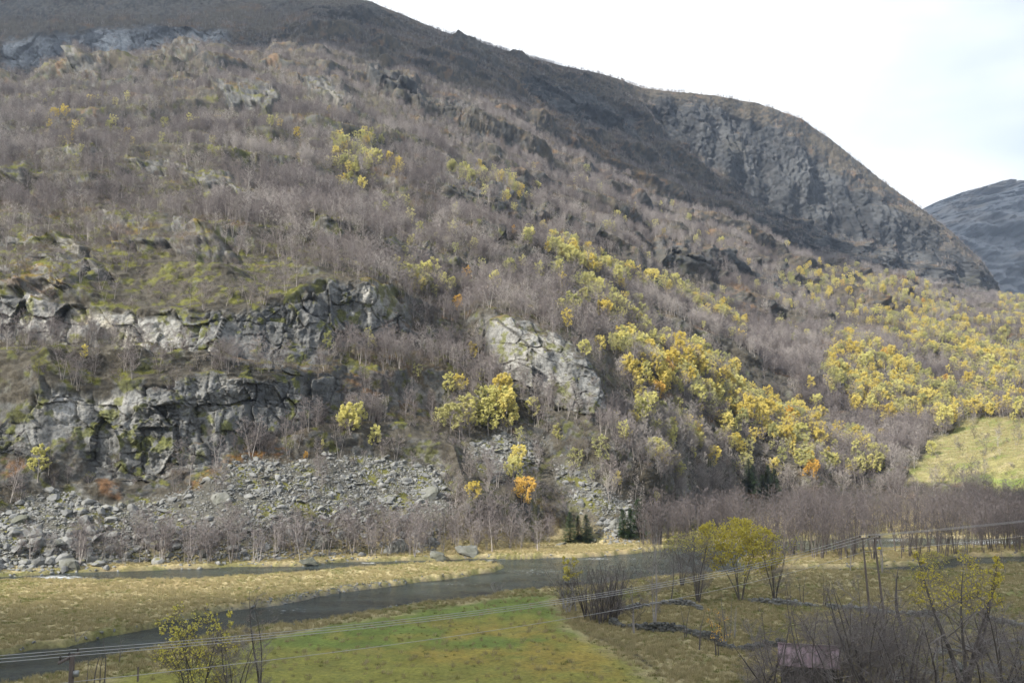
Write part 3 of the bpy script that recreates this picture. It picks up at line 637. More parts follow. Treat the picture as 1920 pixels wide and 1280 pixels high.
M['grass'] = leaf_mat('dry_grass', [(.33, .28, .15), (.42, .36, .20), (.28, .25, .12)], .3, .3)
M['short_grass'] = leaf_mat('green_grass', [(.17, .19, .06), (.22, .215, .075), (.29, .25, .12)], .3, .3)
M['shrub'] = leaf_mat('heath_leaves', [(.07, .075, .02), (.11, .12, .025), (.13, .085, .035)], .2, .3)
m, n, l, b = mat('scree_stone'); M['stone'] = m
b.inputs['Roughness'].default_value = .9
oi = n.new('ShaderNodeObjectInfo'); tc = n.new('ShaderNodeTexCoord'); no = n.new('ShaderNodeTexNoise'); no.inputs['Scale'].default_value = 1.7; no.inputs['Detail'].default_value = 6
cr = n.new('ShaderNodeValToRGB'); cr.color_ramp.elements[0].color = (.07, .074, .077, 1); cr.color_ramp.elements[1].color = (.215, .22, .218, 1)
ma = nodeN(n, 'ShaderNodeMath', operation='MULTIPLY_ADD'); ma.inputs[1].default_value = .9; ma.inputs[2].default_value = -.1
ad = nodeN(n, 'ShaderNodeMath', operation='MULTIPLY_ADD'); ad.inputs[1].default_value = .6; ad.use_clamp = True
l.new(tc.outputs['Object'], no.inputs['Vector']); l.new(no.outputs['Fac'], ma.inputs[0]); l.new(oi.outputs['Random'], ad.inputs[0]); l.new(ma.outputs[0], ad.inputs[2]); l.new(ad.outputs[0], cr.inputs[0])
ge = n.new('ShaderNodeNewGeometry'); sx = n.new('ShaderNodeSeparateXYZ'); l.new(ge.outputs['Normal'], sx.inputs[0])
no2 = n.new('ShaderNodeTexNoise'); no2.inputs['Scale'].default_value = .9; no2.inputs['Detail'].default_value = 5; l.new(ge.outputs['Position'], no2.inputs['Vector'])
m1_ = nodeN(n, 'ShaderNodeMath', operation='MULTIPLY'); l.new(sx.outputs['Z'], m1_.inputs[0]); l.new(no2.outputs['Fac'], m1_.inputs[1])
mr = n.new('ShaderNodeMapRange'); mr.inputs['From Min'].default_value = .42; mr.inputs['From Max'].default_value = .60; l.new(m1_.outputs[0], mr.inputs['Value'])
mx = nodeN(n, 'ShaderNodeMix', data_type='RGBA'); mx.inputs[7].default_value = (.15, .145, .045, 1); l.new(mr.outputs[0], mx.inputs[0]); l.new(cr.outputs[0], mx.inputs[6]); l.new(mx.outputs[2], b.inputs['Base Color'])
bp = n.new('ShaderNodeBump'); bp.inputs['Strength'].default_value = .7; bp.inputs['Distance'].default_value = .12; l.new(no.outputs['Fac'], bp.inputs['Height']); l.new(bp.outputs[0], b.inputs['Normal'])

# ---------------------------------------------------------------- tree builder (one skeleton, real twigs and leaf-sized faces)
class Geo:
    def __init__(s): s.v = []; s.f = []
    def tube(s, pts, rad, k=3):
        base = len(s.v); pts = [np.asarray(p, float) for p in pts]
        for i, p in enumerate(pts):
            d = pts[min(i + 1, len(pts) - 1)] - pts[max(i - 1, 0)]; d = d / (np.linalg.norm(d) + 1e-9)
            a = np.cross(d, (0.31, .95, .05)); a /= np.linalg.norm(a) + 1e-9; b_ = np.cross(d, a)
            for j in range(k):
                t = 2 * math.pi * j / k
                s.v.append(p + rad[i] * (math.cos(t) * a + math.sin(t) * b_))
        for i in range(len(pts) - 1):
            for j in range(k):
                s.f.append((base + i * k + j, base + i * k + (j + 1) % k, base + (i + 1) * k + (j + 1) % k, base + (i + 1) * k + j))
    def twig(s, p, q, w, rng):
        d = q - p; a = np.cross(d, rng.normal(size=3)); a = a / (np.linalg.norm(a) + 1e-9) * w
        i = len(s.v); s.v += [p - a, p + a, q + a * .25, q - a * .25]; s.f.append((i, i + 1, i + 2, i + 3))
    def leaf(s, p, r, rng):
        a = rng.normal(size=3); a /= np.linalg.norm(a); b_ = np.cross(a, rng.normal(size=3)); b_ /= np.linalg.norm(b_) + 1e-9
        a = a * r; b_ = b_ * r * .75
        i = len(s.v); s.v += [p - a, p - b_, p + a * .9, p + b_]; s.f.append((i, i + 1, i + 2, i + 3))
    def mesh(s, name, mats, midx=None, smooth=False):
        return mesh_np(name, np.array(s.v), np.array(s.f), mats, midx=midx, smooth=smooth)
def unit(v): return v / (np.linalg.norm(v) + 1e-9)
def grow(seed, h=7.0, w=4.5, stems=2, limbs=8, subs=6, tw=4, clear=.25, tww=.016, r0=.10, lean=.12, leaves=0, leaf_r=.17, droop=0.0, k=3, top_only=0, tube_subs=False, gnarl=.0, up=.55, lr_=.34):
    """returns trunk, crown, foliage geometries; crown stays inside an uneven rounded envelope"""
    rng = np.random.default_rng(seed); tr, cw, fo = Geo(), Geo(), Geo()
    cen = np.array([rng.normal() * .05 * w, rng.normal() * .05 * w, h * (clear + 1) / 2]); rad = np.array([w / 2, w / 2, h * (1 - clear) / 2 * 1.05])
    lob = rng.normal(size=(7, 3)); lob /= np.linalg.norm(lob, axis=1, keepdims=True); la = rng.uniform(-.22, .28, 7)
    def env(p):
        d = (p - cen) / rad; r = np.linalg.norm(d); q = d / (r + 1e-9)
        return r / (1 + sum(a * max(0, q @ l_) ** 3 for a, l_ in zip(la, lob)))
    def clip(p, q):
        for _ in range(6):
            if env(q) <= 1.0: break
            q = p + (q - p) * .78
        return q
    tips = []
    for s_ in range(stems):
        ang = rng.uniform(0, 6.28); ln = lean * rng.uniform(.3, 1.3) * (1.0 if stems == 1 else 1.6)
        hh = h * rng.uniform(.82, .97) if s_ else h * .96
        n = 7; pts = []; b0 = np.array([math.cos(ang), math.sin(ang), 0]) * (0.0 if stems == 1 else .12 + .03 * s_)
        ph = rng.uniform(0, 6.28)
        for i in range(n):
            t = i / (n - 1)
            bend = np.array([math.cos(ang), math.sin(ang), 0]) * (ln * hh * t ** 1.2) + np.array([math.sin(3 * t + ph), math.cos(2.3 * t + ph), 0]) * (.018 + gnarl) * hh * min(1, t * 2)
            pts.append(b0 + bend + np.array([0, 0, hh * t]))
        rs = [r0 * (1.25 if i == 0 else 1) * (1 - i / (n - .6)) ** .8 * (1 if s_ == 0 else .75) for i in range(n)]
        tr.tube(pts, rs, max(k, 4) if k > 3 else 3)
        for j in range(limbs):
            t = clear * .85 + (1 - clear * .85) * ((j + rng.uniform(0, 1)) / limbs) ** .9
            t = min(t, .98); fi_ = t * (n - 1); i = min(int(fi_), n - 2); p = pts[i] + (pts[i + 1] - pts[i]) * (fi_ - i)
            az = j * 2.4 + rng.uniform(-.5, .5); el = rng.uniform(.35, .9) * up * 2
            d = unit(np.array([math.cos(az), math.sin(az), el]))
            Lg = (w * .62) * (1.05 - .55 * t) * rng.uniform(.75, 1.15)
            q = clip(p, p + d * Lg); mid = (p + q) / 2 + rng.normal(size=3) * (.05 + gnarl) * Lg + np.array([0, 0, -.04 * Lg])
            rr = max(r0 * lr_ * (1 - t * .6), tww)
            cw.tube([p, mid, q], [rr, rr * .6, rr * .3], 3)
            for m_ in range(subs):
                tt = .2 + .8 * (m_ + rng.uniform(0, 1)) / subs
                a = p + (mid - p) * tt * 2 if tt < .5 else mid + (q - mid) * (tt - .5) * 2
                dd = unit(d * .9 + rng.normal(size=3) * .55 + np.array([0, 0, .35 - droop]))
                l2 = Lg * .42 * rng.uniform(.6, 1.2) * (1.1 - .4 * tt)
                c = clip(a, a + dd * l2)
                if tube_subs: cw.tube([a, (a + c) / 2 + rng.normal(size=3) * .04 * l2, c], [rr * .45, rr * .3, rr * .16], 3)
                else: cw.twig(a, c, tww, rng)
                for q_ in range(tw):
                    s0 = a + (c - a) * rng.uniform(.15, 1); d3 = unit(dd + rng.normal(size=3) * .6 + np.array([0, 0, .2 - droop]))
                    e_ = clip(s0, s0 + d3 * l2 * rng.uniform(.35, .8)); cw.twig(s0, e_, tww * .7, rng); tips.append((s0, e_))
    if leaves:
        tips_ = [t_ for t_ in tips if t_[1][2] > h * top_only]
        for i in range(leaves):
            s0, e_ = tips_[rng.integers(len(tips_))]
            fo.leaf(s0 + (e_ - s0) * rng.uniform(.1, 1.15) + rng.normal(size=3) * leaf_r * .9, leaf_r * rng.uniform(.6, 1.3), rng)
    return tr, cw, fo
def grow_spruce(seed, h=9., w=3.6):
    rng = np.random.default_rng(seed); tr, fo = Geo(), Geo()
    tr.tube([(0, 0, -.2), (0, 0, h * .5), (0, 0, h * .99)], [.14, .09, .02], 5)
    z = .06 * h
    while z < h * .985:
        t = z / h; R = w / 2 * (1 - t) ** .8 * rng.uniform(.85, 1.1) + .06
        nb_ = int(7 + 7 * (1 - t))
        for j in range(nb_):
            az = rng.uniform(0, 6.28); L_ = R * rng.uniform(.75, 1.15); d = np.array([math.cos(az), math.sin(az), 0]); sd = np.array([-d[1], d[0], 0])
            p0 = np.array([0, 0, z]); n_ = max(3, int(L_ / .22))
            for q in range(n_):
                f0 = (q + rng.uniform(0, 1)) / n_; c = p0 + d * L_ * f0 + np.array([0, 0, -.28 * L_ * f0 + .12 * L_ * f0 * f0])
                for sg in (-1, 1):
                    ln = .34 * (1 - f0 * .5); e_ = c + sd * sg * ln + d * .22 + np.array([0, 0, -.10])
                    i = len(fo.v); fo.v += [c - d * .05, c + d * .12, e_ + d * .05, e_ - d * .03]; fo.f.append((i, i + 1, i + 2, i + 3))
        z += .22 * (1.1 - .5 * t)
    for q in range(10):
        az = rng.uniform(0, 6.28); z0 = h * rng.uniform(.93, 1.0); fo.twig(np.array([0, 0, z0]), np.array([math.cos(az) * .12, math.sin(az) * .12, z0 + .25]), .03, rng)
    return tr, fo
def join_geo(name, parts):
    V, Fq, mi, mats, off = [], [], [], [], 0
    for k, (g, m_) in enumerate(parts):
        if not g.v: continue
        V.append(np.array(g.v)); Fq.append(np.array(g.f) + off); mi.append(np.full(len(g.f), len(mats))); mats.append(m_); off += len(g.v)
    return mesh_np(name, np.concatenate(V), np.concatenate(Fq), mats, midx=np.concatenate(mi))
def stone_mesh(name, seed, flat_=.6, mat_=None, sub=2):
    rng = np.random.default_rng(seed)
    import bmesh
    bm = bmesh.new(); bmesh.ops.create_icosphere(bm, subdivisions=sub, radius=1)
    V = np.array([v.co[:] for v in bm.verts])
    N_ = rng.normal(size=(9, 3)); N_ /= np.linalg.norm(N_, axis=1, keepdims=True); off = rng.uniform(.42, .8, 9)
    for n_, o_ in zip(N_, off):
        d = V @ n_ - o_; V -= np.clip(d, 0, None)[:, None] * n_
    V *= np.array([1.15, .85, flat_]) * rng.uniform(.85, 1.15, 3); V += rng.normal(size=V.shape) * .02
    for v, c in zip(bm.verts, V): v.co = c
    me = bpy.data.meshes.new(name); bm.to_mesh(me); bm.free(); me.materials.append(mat_ or M['stone']); return me

# photo-space depth map of the terrain: which surface point shows at a pixel
CELL = 3
NXC, NYC = 1920 // CELL + 80, 1500 // CELL
ci = ((PX + 40 * CELL) // CELL).astype(int); cj = ((PY + 20 * CELL) // CELL).astype(int)
okc = (ci >= 0) & (ci < NXC) & (cj >= 0) & (cj < NYC)
vid = np.nonzero(okc)[0]; vid = vid[np.argsort(-Y[vid])]
ZB = -np.ones((NYC, NXC), int); ZB[cj[vid], ci[vid]] = vid
for _ in range(2):
    mis = ZB < 0
    for dy, dx in ((0, 1), (0, -1), (1, 0), (-1, 0)):
        s_ = np.roll(ZB, (dy, dx), (0, 1)); ZB = np.where((ZB < 0) & (s_ >= 0), s_, ZB)
ZD = np.where(ZB >= 0, Y[ZB], 1e9)
def pick(px, py):
    i = int((px + 40 * CELL) // CELL); j = int((py + 20 * CELL) // CELL)
    j = min(max(j, 0), NYC - 1); i = min(max(i, 0), NXC - 1)
    v = ZB[j, i]
    return None if v < 0 else P[v].copy()
def visible(px, py, y, slack=1.06):
    i = ((px + 40 * CELL) // CELL).astype(int); j = ((py + 20 * CELL) // CELL).astype(int)
    ok = (i >= 0) & (i < NXC) & (j >= 0) & (j < NYC)
    i = np.clip(i, 0, NXC - 1); j = np.clip(j, 0, NYC - 1)
    return ok & (y < ZD[j, i] * slack)

# ---------------------------------------------------------------- scatter: one object of instances (for what nobody could count)
def scatter(name, protos, pos, rot, scl, pidx, label, cat, group=None):
    """pos (n,3), rot (n,) about z, scl (n,3), pidx (n,) prototype index"""
    col = bpy.data.collections.new(name + '_kinds')
    for k, me in enumerate(protos):
        col.objects.link(bpy.data.objects.new('%s_kind_%02d' % (name, k), me))
    n_ = len(pos)
    me = bpy.data.meshes.new(name); me.vertices.add(n_); me.vertices.foreach_set('co', np.ascontiguousarray(pos, np.float32).ravel())
    r3 = np.asarray(rot, np.float32)
    if r3.ndim == 1: r3 = np.stack([0 * r3, 0 * r3, r3], 1)
    for an, ty, key, d in (('rot', 'FLOAT_VECTOR', 'vector', r3), ('scl', 'FLOAT_VECTOR', 'vector', np.asarray(scl, np.float32)), ('pid', 'INT', 'value', np.asarray(pidx, np.int32))):
        a = me.attributes.new(an, ty, 'POINT'); a.data.foreach_set(key, np.ascontiguousarray(d).ravel())
    o = link(name, me)
    ng = bpy.data.node_groups.new(name + '_nodes', 'GeometryNodeTree')
    ng.interface.new_socket('Geometry', in_out='INPUT', socket_type='NodeSocketGeometry'); ng.interface.new_socket('Geometry', in_out='OUTPUT', socket_type='NodeSocketGeometry')
    gn, gl = ng.nodes, ng.links
    gi, go = gn.new('NodeGroupInput'), gn.new('NodeGroupOutput'); ip = gn.new('GeometryNodeInstanceOnPoints'); cinf = gn.new('GeometryNodeCollectionInfo')
    cinf.inputs['Collection'].default_value = col; cinf.inputs['Separate Children'].default_value = True; cinf.inputs['Reset Children'].default_value = True
    def na_(nm, ty):
        x = gn.new('GeometryNodeInputNamedAttribute'); x.data_type = ty; x.inputs['Name'].default_value = nm; return x
    r_, s_, p_ = na_('rot', 'FLOAT_VECTOR'), na_('scl', 'FLOAT_VECTOR'), na_('pid', 'INT')
    ip.inputs['Pick Instance'].default_value = True
    gl.new(gi.outputs[0], ip.inputs['Points']); gl.new(cinf.outputs[0], ip.inputs['Instance']); gl.new(p_.outputs['Attribute'], ip.inputs['Instance Index'])
    gl.new(r_.outputs['Attribute'], ip.inputs['Rotation']); gl.new(s_.outputs['Attribute'], ip.inputs['Scale']); gl.new(ip.outputs[0], go.inputs[0])
    md = o.modifiers.new('scatter', 'NODES'); md.node_group = ng
    tag(o, label, cat, group, 'stuff')
    return o
# ---------------------------------------------------------------- prototypes
R0 = np.random.default_rng(4)
bare_geo = [grow(100 + i, h=7, w=[4.2, 3.7, 4.7, 3.3, 4.4][i], stems=[3, 2, 3, 1, 2][i], limbs=[10, 13, 10, 20, 13][i], subs=6, tw=6, clear=[.2, .28, .15, .3, .22][i], tww=.019, r0=.075) for i in range(5)]
yel_geo = [grow(200 + i, h=7, w=[5.2, 4.4, 5.8, 4.2][i], stems=[2, 1, 2, 2][i], limbs=[11, 14, 12, 9][i], subs=5, tw=3, clear=[.18, .2, .12, .25][i], tww=.02, r0=.09, leaves=[6200, 5000, 7000, 1800][i], leaf_r=[.11, .105, .11, .10][i]) for i in range(4)]
ald_geo = [grow(300 + i, h=9.5, w=[4.2, 5.0, 3.8, 4.6][i], stems=[3, 2, 4, 2][i], limbs=11, subs=6, tw=5, clear=.28, tww=.017, r0=.10, lean=.10) for i in range(4)]
spr_geo = [grow_spruce(400 + i, h=[9, 8, 7][i], w=[3.8, 3.3, 3.4][i]) for i in range(3)]
bush_geo = [grow(500 + i, h=2.2, w=2.6, stems=5, limbs=5, subs=4, tw=3, clear=.05, tww=.02, r0=.03, lean=.25, leaves=[0, 60, 120][i], leaf_r=.10) for i in range(3)]
BARK, TWIG = M['birch_bark'], M['twig']
bare_full = [join_geo('bare_birch_mesh', [(t, BARK), (c, TWIG)]) for t, c, f_ in bare_geo]
ald_full = [join_geo('alder_mesh', [(t, M['alder_bark']), (c, M['alder_twig'])]) for t, c, f_ in ald_geo]
def yel_full(mt, k=None): return [join_geo('leafy_mesh', [(t, BARK), (c, TWIG), (f_, mt)]) for t, c, f_ in (yel_geo if k is None else [yel_geo[i] for i in k])]
yel_meshes = yel_full(M['gold']) + yel_full(M['lemon']) + yel_full(M['olive']) + yel_full(M['orange'], [0, 3])
bush_full = [join_geo('bush_mesh', [(t, TWIG), (c, TWIG), (f_, M['shrub'])]) for t, c, f_ in bush_geo]
# split versions for the individually standing trees
bare_tc = [(t.mesh('trunk', [BARK]), c.mesh('crown', [TWIG])) for t, c, f_ in bare_geo]
ald_tc = [(t.mesh('trunk', [M['alder_bark']]), c.mesh('crown', [M['alder_twig']])) for t, c, f_ in ald_geo]
def yel_tc(mt): return [(t.mesh('trunk', [BARK]), join_geo('crown', [(c, TWIG), (f_, mt)])) for t, c, f_ in yel_geo]
YT = {'golden': yel_tc(M['gold']), 'lemon-yellow': yel_tc(M['lemon']), 'olive-yellow': yel_tc(M['olive']), 'orange-yellow': yel_tc(M['orange'])}
spr_tc = [(t.mesh('trunk', [M['alder_bark']]), f_.mesh('crown', [M['spruce']])) for t, f_ in spr_geo]

def stand(name, cat, tc_, loc, h, h0, rot, wide=1.0, label=None, group=None):
    o = bpy.data.objects.new(name, None); COL.objects.link(o); o.empty_display_size = .2
    o.location = loc; o.rotation_euler = (0, 0, rot); s = h / h0; o.scale = (s * wide, s * wide, s)
    for nm, me in zip(('trunk', 'crown'), tc_): link(nm, me, o)
    return tag(o, label, cat, group)

# ---------------------------------------------------------------- where trees grow (weights per terrain cell)
qa = quads.reshape(NR - 1, NU - 1, 4)
qc = idx[:-1, :-1].ravel()
A_ = G[1:, 1:] - G[:-1, :-1]; B_ = G[1:, :-1] - G[:-1, 1:]
area = np.abs(np.cross(A_, B_)[..., 2]).ravel() * .5        # ground-plan area
def cellv(a): return a[qc]
qPX, qPY, qY, qT = map(cellv, (PX, PY, Y, T))
inx = (qPX > -260) & (qPX < 2180)
vegok = np.maximum(1 - sstep(cellv(steep), .3, .75), .9 * mask([(990,795),(1130,780),(1200,740),(1300,800),(1370,900),(1370,950),(1180,940),(1090,880),(1030,860)], 10, px=qPX, py=qPY, seed=505)) * (cellv(hill) > .5) * inx
mead, scr = cellv(meadow), np.clip(cellv(scree), 0, 1)
dens = 1 / 5.0 * np.ones(len(qc))
clump = sstep(cellv(nc) + .6 * cellv(na), -.55, .35)
dens *= .12 + .88 * clump
dens *= (1 - .975 * mead) * (1 - .97 * scr)
sparse = mask([(-300,380),(120,390),(300,400),(460,430),(560,500),(620,540),(500,560),(330,580),(0,560),(-300,560)], 25, px=qPX, py=qPY, seed=501)
dens *= 1 - .62 * sparse
dens *= 1 - .8 * mask([(-500,-400),(-500,30),(420,28),(560,8),(700,34),(860,70),(900,60),(700,-400)], 12, px=qPX, py=qPY, seed=502)
dens *= 1 - .5 * mask([(880,600),(760,620),(700,560),(560,520),(640,520),(760,580)], 20, px=qPX, py=qPY, seed=503)
lowb = mask([(1120,800),(1200,760),(1320,830),(1500,900),(1560,940),(1380,960),(1200,980),(1130,930)], 12, px=qPX, py=qPY, seed=506)
dens = dens * (1 + .5 * lowb) + .08 * lowb
dens *= 1 + .6 * sstep(qPX, 1150, 1350) * sstep(qY, 700, 300)
dens = dens / (1 + sstep(qY, 420, 700) * .5)
dens *= (qT < 11.25) * (1 - .93 * cellv(cliffs) * (qY < 400)) * (1 - .6 * cellv(cliffs))
def sample(w, rng):
    n_ = rng.poisson(w.sum()); k = np.searchsorted(np.cumsum(w), rng.uniform(0, w.sum(), n_)); k = np.clip(k, 0, len(w) - 1)
    v = qa.reshape(-1, 4)[k]; a, b_ = rng.uniform(0, 1, (2, n_, 1))
    return P[v[:, 0]] * (1 - a) * (1 - b_) + P[v[:, 1]] * a * (1 - b_) + P[v[:, 2]] * a * b_ + P[v[:, 3]] * (1 - a) * b_, k
rng = np.random.default_rng(77)
bp_, bk_ = sample(area * dens * vegok, rng)
# ---- yellow birches: bands seen in the photograph
YB = [
 (.060, [(1150,655),(1210,640),(1290,655),(1370,700),(1450,750),(1560,805),(1650,860),(1665,890),(1560,895),(1480,865),(1400,800),(1290,735),(1190,770)], .85),
 (.030, [(1180,690),(1300,740),(1420,800),(1500,870),(1560,900),(1400,900),(1280,860),(1190,800)], .6),
 (.075, [(1560,640),(1600,635),(1700,685),(1800,740),(1850,790),(1760,800),(1640,790),(1540,730)], .9),
 (.035, [(1475,500),(1560,500),(1700,525),(1800,575),(1930,660),(1930,770),(1820,720),(1700,660),(1600,600),(1520,560)], .8),
 (.060, [(1640,560),(1740,600),(1830,640),(1920,690),(1920,760),(1800,700),(1700,650),(1620,610)], .9),
 (.050, [(1790,740),(1930,690),(1930,800),(1790,790)], .7),
 (.060, [(1025,450),(1080,455),(1160,500),(1250,525),(1330,570),(1400,600),(1400,625),(1300,580),(1200,545),(1100,510),(1030,480)], .8),
 (.020, [(1040,520),(1200,580),(1290,640),(1200,640),(1090,590)], .3),
 (.030, [(610,270),(700,262),(760,330),(740,370),(640,370)], .8),
 (.018, [(830,310),(950,330),(1030,370),(980,385),(880,350),(830,340)], .2),
 (.020, [(725,490),(860,500),(860,560),(770,560)], .2),
 (.0022, [(60,180),(640,230),(640,330),(300,300),(0,320)], .6),
 (.0016, [(640,250),(1100,330),(1500,480),(1500,700),(1100,640),(800,560),(700,420)], .5),
 (.012, [(1020,820),(1200,780),(1300,860),(1250,960),(1100,920)], .6),
 (.008, [(1400,500),(1560,560),(1640,640),(1500,640),(1400,570)], .5),
 (.030, [(1880,555),(1990,580),(2200,700),(2200,800),(1930,690),(1860,600)], .8),
]
yw = np.zeros(len(qc)); ygold = np.zeros(len(qc))
cl2 = sstep(cellv(nb) + .8 * cellv(na), -.35, .25)
for k, (d_, poly, g_) in enumerate(YB):
    mk = mask(poly, 8, px=qPX, py=qPY, seed=520 + k); ygold = np.where(d_ * mk > yw, g_, ygold); yw = np.maximum(yw, d_ * mk)
yw = 2.35 * yw * (.2 + .8 * cl2) * np.clip(300 / qY, .4, 1.1)
yp_, yk_ = sample(area * yw * vegok * (1 - .9 * mead) * (1 - .6 * scr), rng)
# thin the bare trees where the yellow ones stand
tx_, ty_ = project(*bp_.T)
free = ~(((tx_ > 1388) & (tx_ < 1466) & (ty_ > 912) & (ty_ < 975)) | ((tx_ > 1055) & (tx_ < 1112) & (ty_ > 1004) & (ty_ < 1045)) | ((tx_ > 1158) & (tx_ < 1208) & (ty_ > 998) & (ty_ < 1040)))
keep = free & (rng.uniform(0, 1, len(bk_)) > .38 * np.clip(yw[bk_] * 22, 0, 1)); bp_, bk_ = bp_[keep], bk_[keep]

COLS = ['golden', 'lemon-yellow', 'olive-yellow', 'orange-yellow']
# hand-read yellow trees: px, py of the crown's foot on the ground, height in photo px, colour, extra words
HAND = [
 (658,815,58,1,'broad'),(700,842,44,1,'small'),(157,675,32,0,'small'),(70,900,66,1,'broad'),(840,745,46,1,''),(862,742,44,0,''),(942,800,74,0,''),(915,815,66,1,'broad'),(958,815,62,1,''),(870,795,58,2,'broad'),(905,790,60,2,''),
 (948,765,60,0,'slender'),(998,785,42,1,''),(970,880,50,0,''),(960,905,52,1,''),(980,948,58,3,'broad'),(890,940,40,0,''),(1157,915,34,0,''),(1226,948,34,1,''),(1200,810,70,1,'tall'),(1258,845,40,1,''),
 (1125,660,36,0,''),(1095,668,34,1,''),(1096,580,40,2,''),(905,510,32,2,''),(742,520,44,1,''),(820,540,50,2,'broad'),(835,560,46,1,''),(928,540,38,1,''),(910,555,24,3,'small'),(860,585,34,3,''),(885,672,34,0,''),
 (965,445,22,3,'small'),(1048,475,32,1,''),(1078,487,34,1,''),(1110,515,40,0,''),(1155,530,36,1,''),(1175,535,36,2,''),(1218,540,42,0,''),(1245,545,34,2,''),(1275,560,36,1,''),(1155,412,20,1,'small'),(1170,420,18,1,'small'),
 (65,222,18,0,'small'),(556,262,26,0,''),(500,240,16,1,'small'),(617,215,16,0,'small'),(690,640,30,2,''),(700,655,30,1,''),(785,715,36,2,''),(616,660,40,2,''),(570,860,16,3,'small'),(605,835,14,1,'small'),
 (845,810,58,2,'broad'),(880,812,60,1,''),(932,770,64,0,'slender'),(925,790,70,1,'broad'),(975,835,40,2,''),(820,800,40,2,''),(945,748,52,0,''),(640,805,40,1,''),(672,800,46,1,''),(900,722,34,2,''),(1045,830,36,2,''),(1110,905,30,2,''),(1768,808,48,1,'broad'),(1748,852,30,1,''),(1852,700,38,1,'broad'),(1450,895,40,0,''),(1518,905,46,3,''),(1640,890,38,1,'broad'),(1655,828,26,0,'small'),(1190,720,52,0,'broad'),(1215,735,40,0,''),(1215,780,50,1,''),
 (1258,700,48,0,'broad'),(1290,700,50,0,''),(1320,715,46,1,''),(1350,735,44,0,''),(1445,790,46,0,''),(1400,800,60,0,'tall'),(1500,840,50,1,''),(1540,850,50,0,''),(1600,680,44,0,''),(1625,700,44,1,''),(1680,730,40,0,''),(1740,760,36,0,''),(1610,780,40,0,''),(1520,740,34,0,''),(1530,770,34,1,''),
]
hand = []
for (px, py, hp, c_, wd) in HAND:
    p = pick(px, py)
    if p is None or p[1] > 2500: continue
    hand.append((p, hp * p[1] / F, c_, wd))
hp_ = np.array([h_[0] for h_ in hand])
print('bare', len(bp_), 'yellow', len(yp_), 'hand', len(hand))

# ---- riverside rows
def along(pts, n_, jx, jy, rng_):
    pts = np.array(pts, float); sl = np.r_[0, np.cumsum(np.hypot(*np.diff(pts, axis=0).T))]; t = np.sort(rng_.uniform(0, sl[-1], n_))
    return np.stack([np.interp(t, sl, pts[:, 0]) + rng_.normal(size=n_) * jx, np.interp(t, sl, pts[:, 1]) + rng_.normal(size=n_) * jy], 1)
rv = along([(150,1058),(300,1052),(480,1052),(620,1043),(760,1036),(900,1032),(1020,1022)], 74, 6, 4, rng)
rv2 = along([(180,1040),(480,1030),(700,1020),(860,1000),(1000,990)], 40, 12, 9, rng)
rvp = [p for p in (pick(x, y) for x, y in np.concatenate([rv, rv2])) if p is not None]
rvp = np.array([p for p in rvp if p[2] > .25])
# ---- the dark alder wood across the river on the right
ax_ = rng.uniform(1185, 2140, 5200); az_ = rng.uniform(0, 1, 5200)
ya = 1 / ((1 - az_) / 198 + az_ / 335); ua = (ax_ - 960) / F / CP * 1.02; xa = ua * ya
wood = gp([(1185,1036),(1300,1024),(1440,1042),(1440,1062),(1560,1062),(1740,1050),(1790,1040),(2200,1040),(2200,958),(1920,960),(1700,956),(1560,956),(1440,963),(1290,985),(1200,1012)], 1.0)
inw = sdf(xa, ya, wood) > 0
xa, ya = xa[inw], ya[inw]
gap = fbm(np.stack([xa / 16, ya / 16, 0 * xa], 1), 2, 540)
keepa = rng.uniform(0, 1, len(xa)) < np.clip(.40 + .35 * gap + .06 * (ya > 290), .06, .8) * (ya / 300) ** 1.2
xa, ya = xa[keepa], ya[keepa]
inriv = np.minimum(sdf(xa, ya, RIVER), -np.maximum(sdf(xa, ya, ISLAND), sdf(xa, ya, ISLAND2))) > -.3
xa, ya = xa[~inriv], ya[~inriv]
tx_, ty_ = project(xa, ya, 0 * xa + 1.0); k_ = ~((tx_ > 1385) & (tx_ < 1470) & (ya > 285)); xa, ya = xa[k_], ya[k_]
apx, apy = project(xa, ya, 0 * xa + 1.0)
fi_all = np.nonzero(T < 1.9)[0]
# terrain height lookup by grid row/column
def ground_z(x, y):
    u = x / y; c = np.clip(np.round((u - UMIN) / (UMAX - UMIN) * (NU - 1)).astype(int), 0, NU - 1)
    Yc_ = G[:NROWS[0] + 140, :, 1]; out_ = np.zeros(len(x))
    for k in range(len(x)):
        col_ = Yc_[:, c[k]]; r_ = np.searchsorted(col_[:NROWS[0] - 2], y[k])
        if r_ >= NROWS[0] - 3: r_ = NROWS[0] - 3 + int(np.argmin(np.abs(col_[NROWS[0] - 3:] - y[k])))
        out_[k] = G[r_, c[k], 2]
    return out_
ap = np.stack([xa, ya, ground_z(xa, ya)], 1)
print('alders', len(ap), 'river birches', len(rvp))

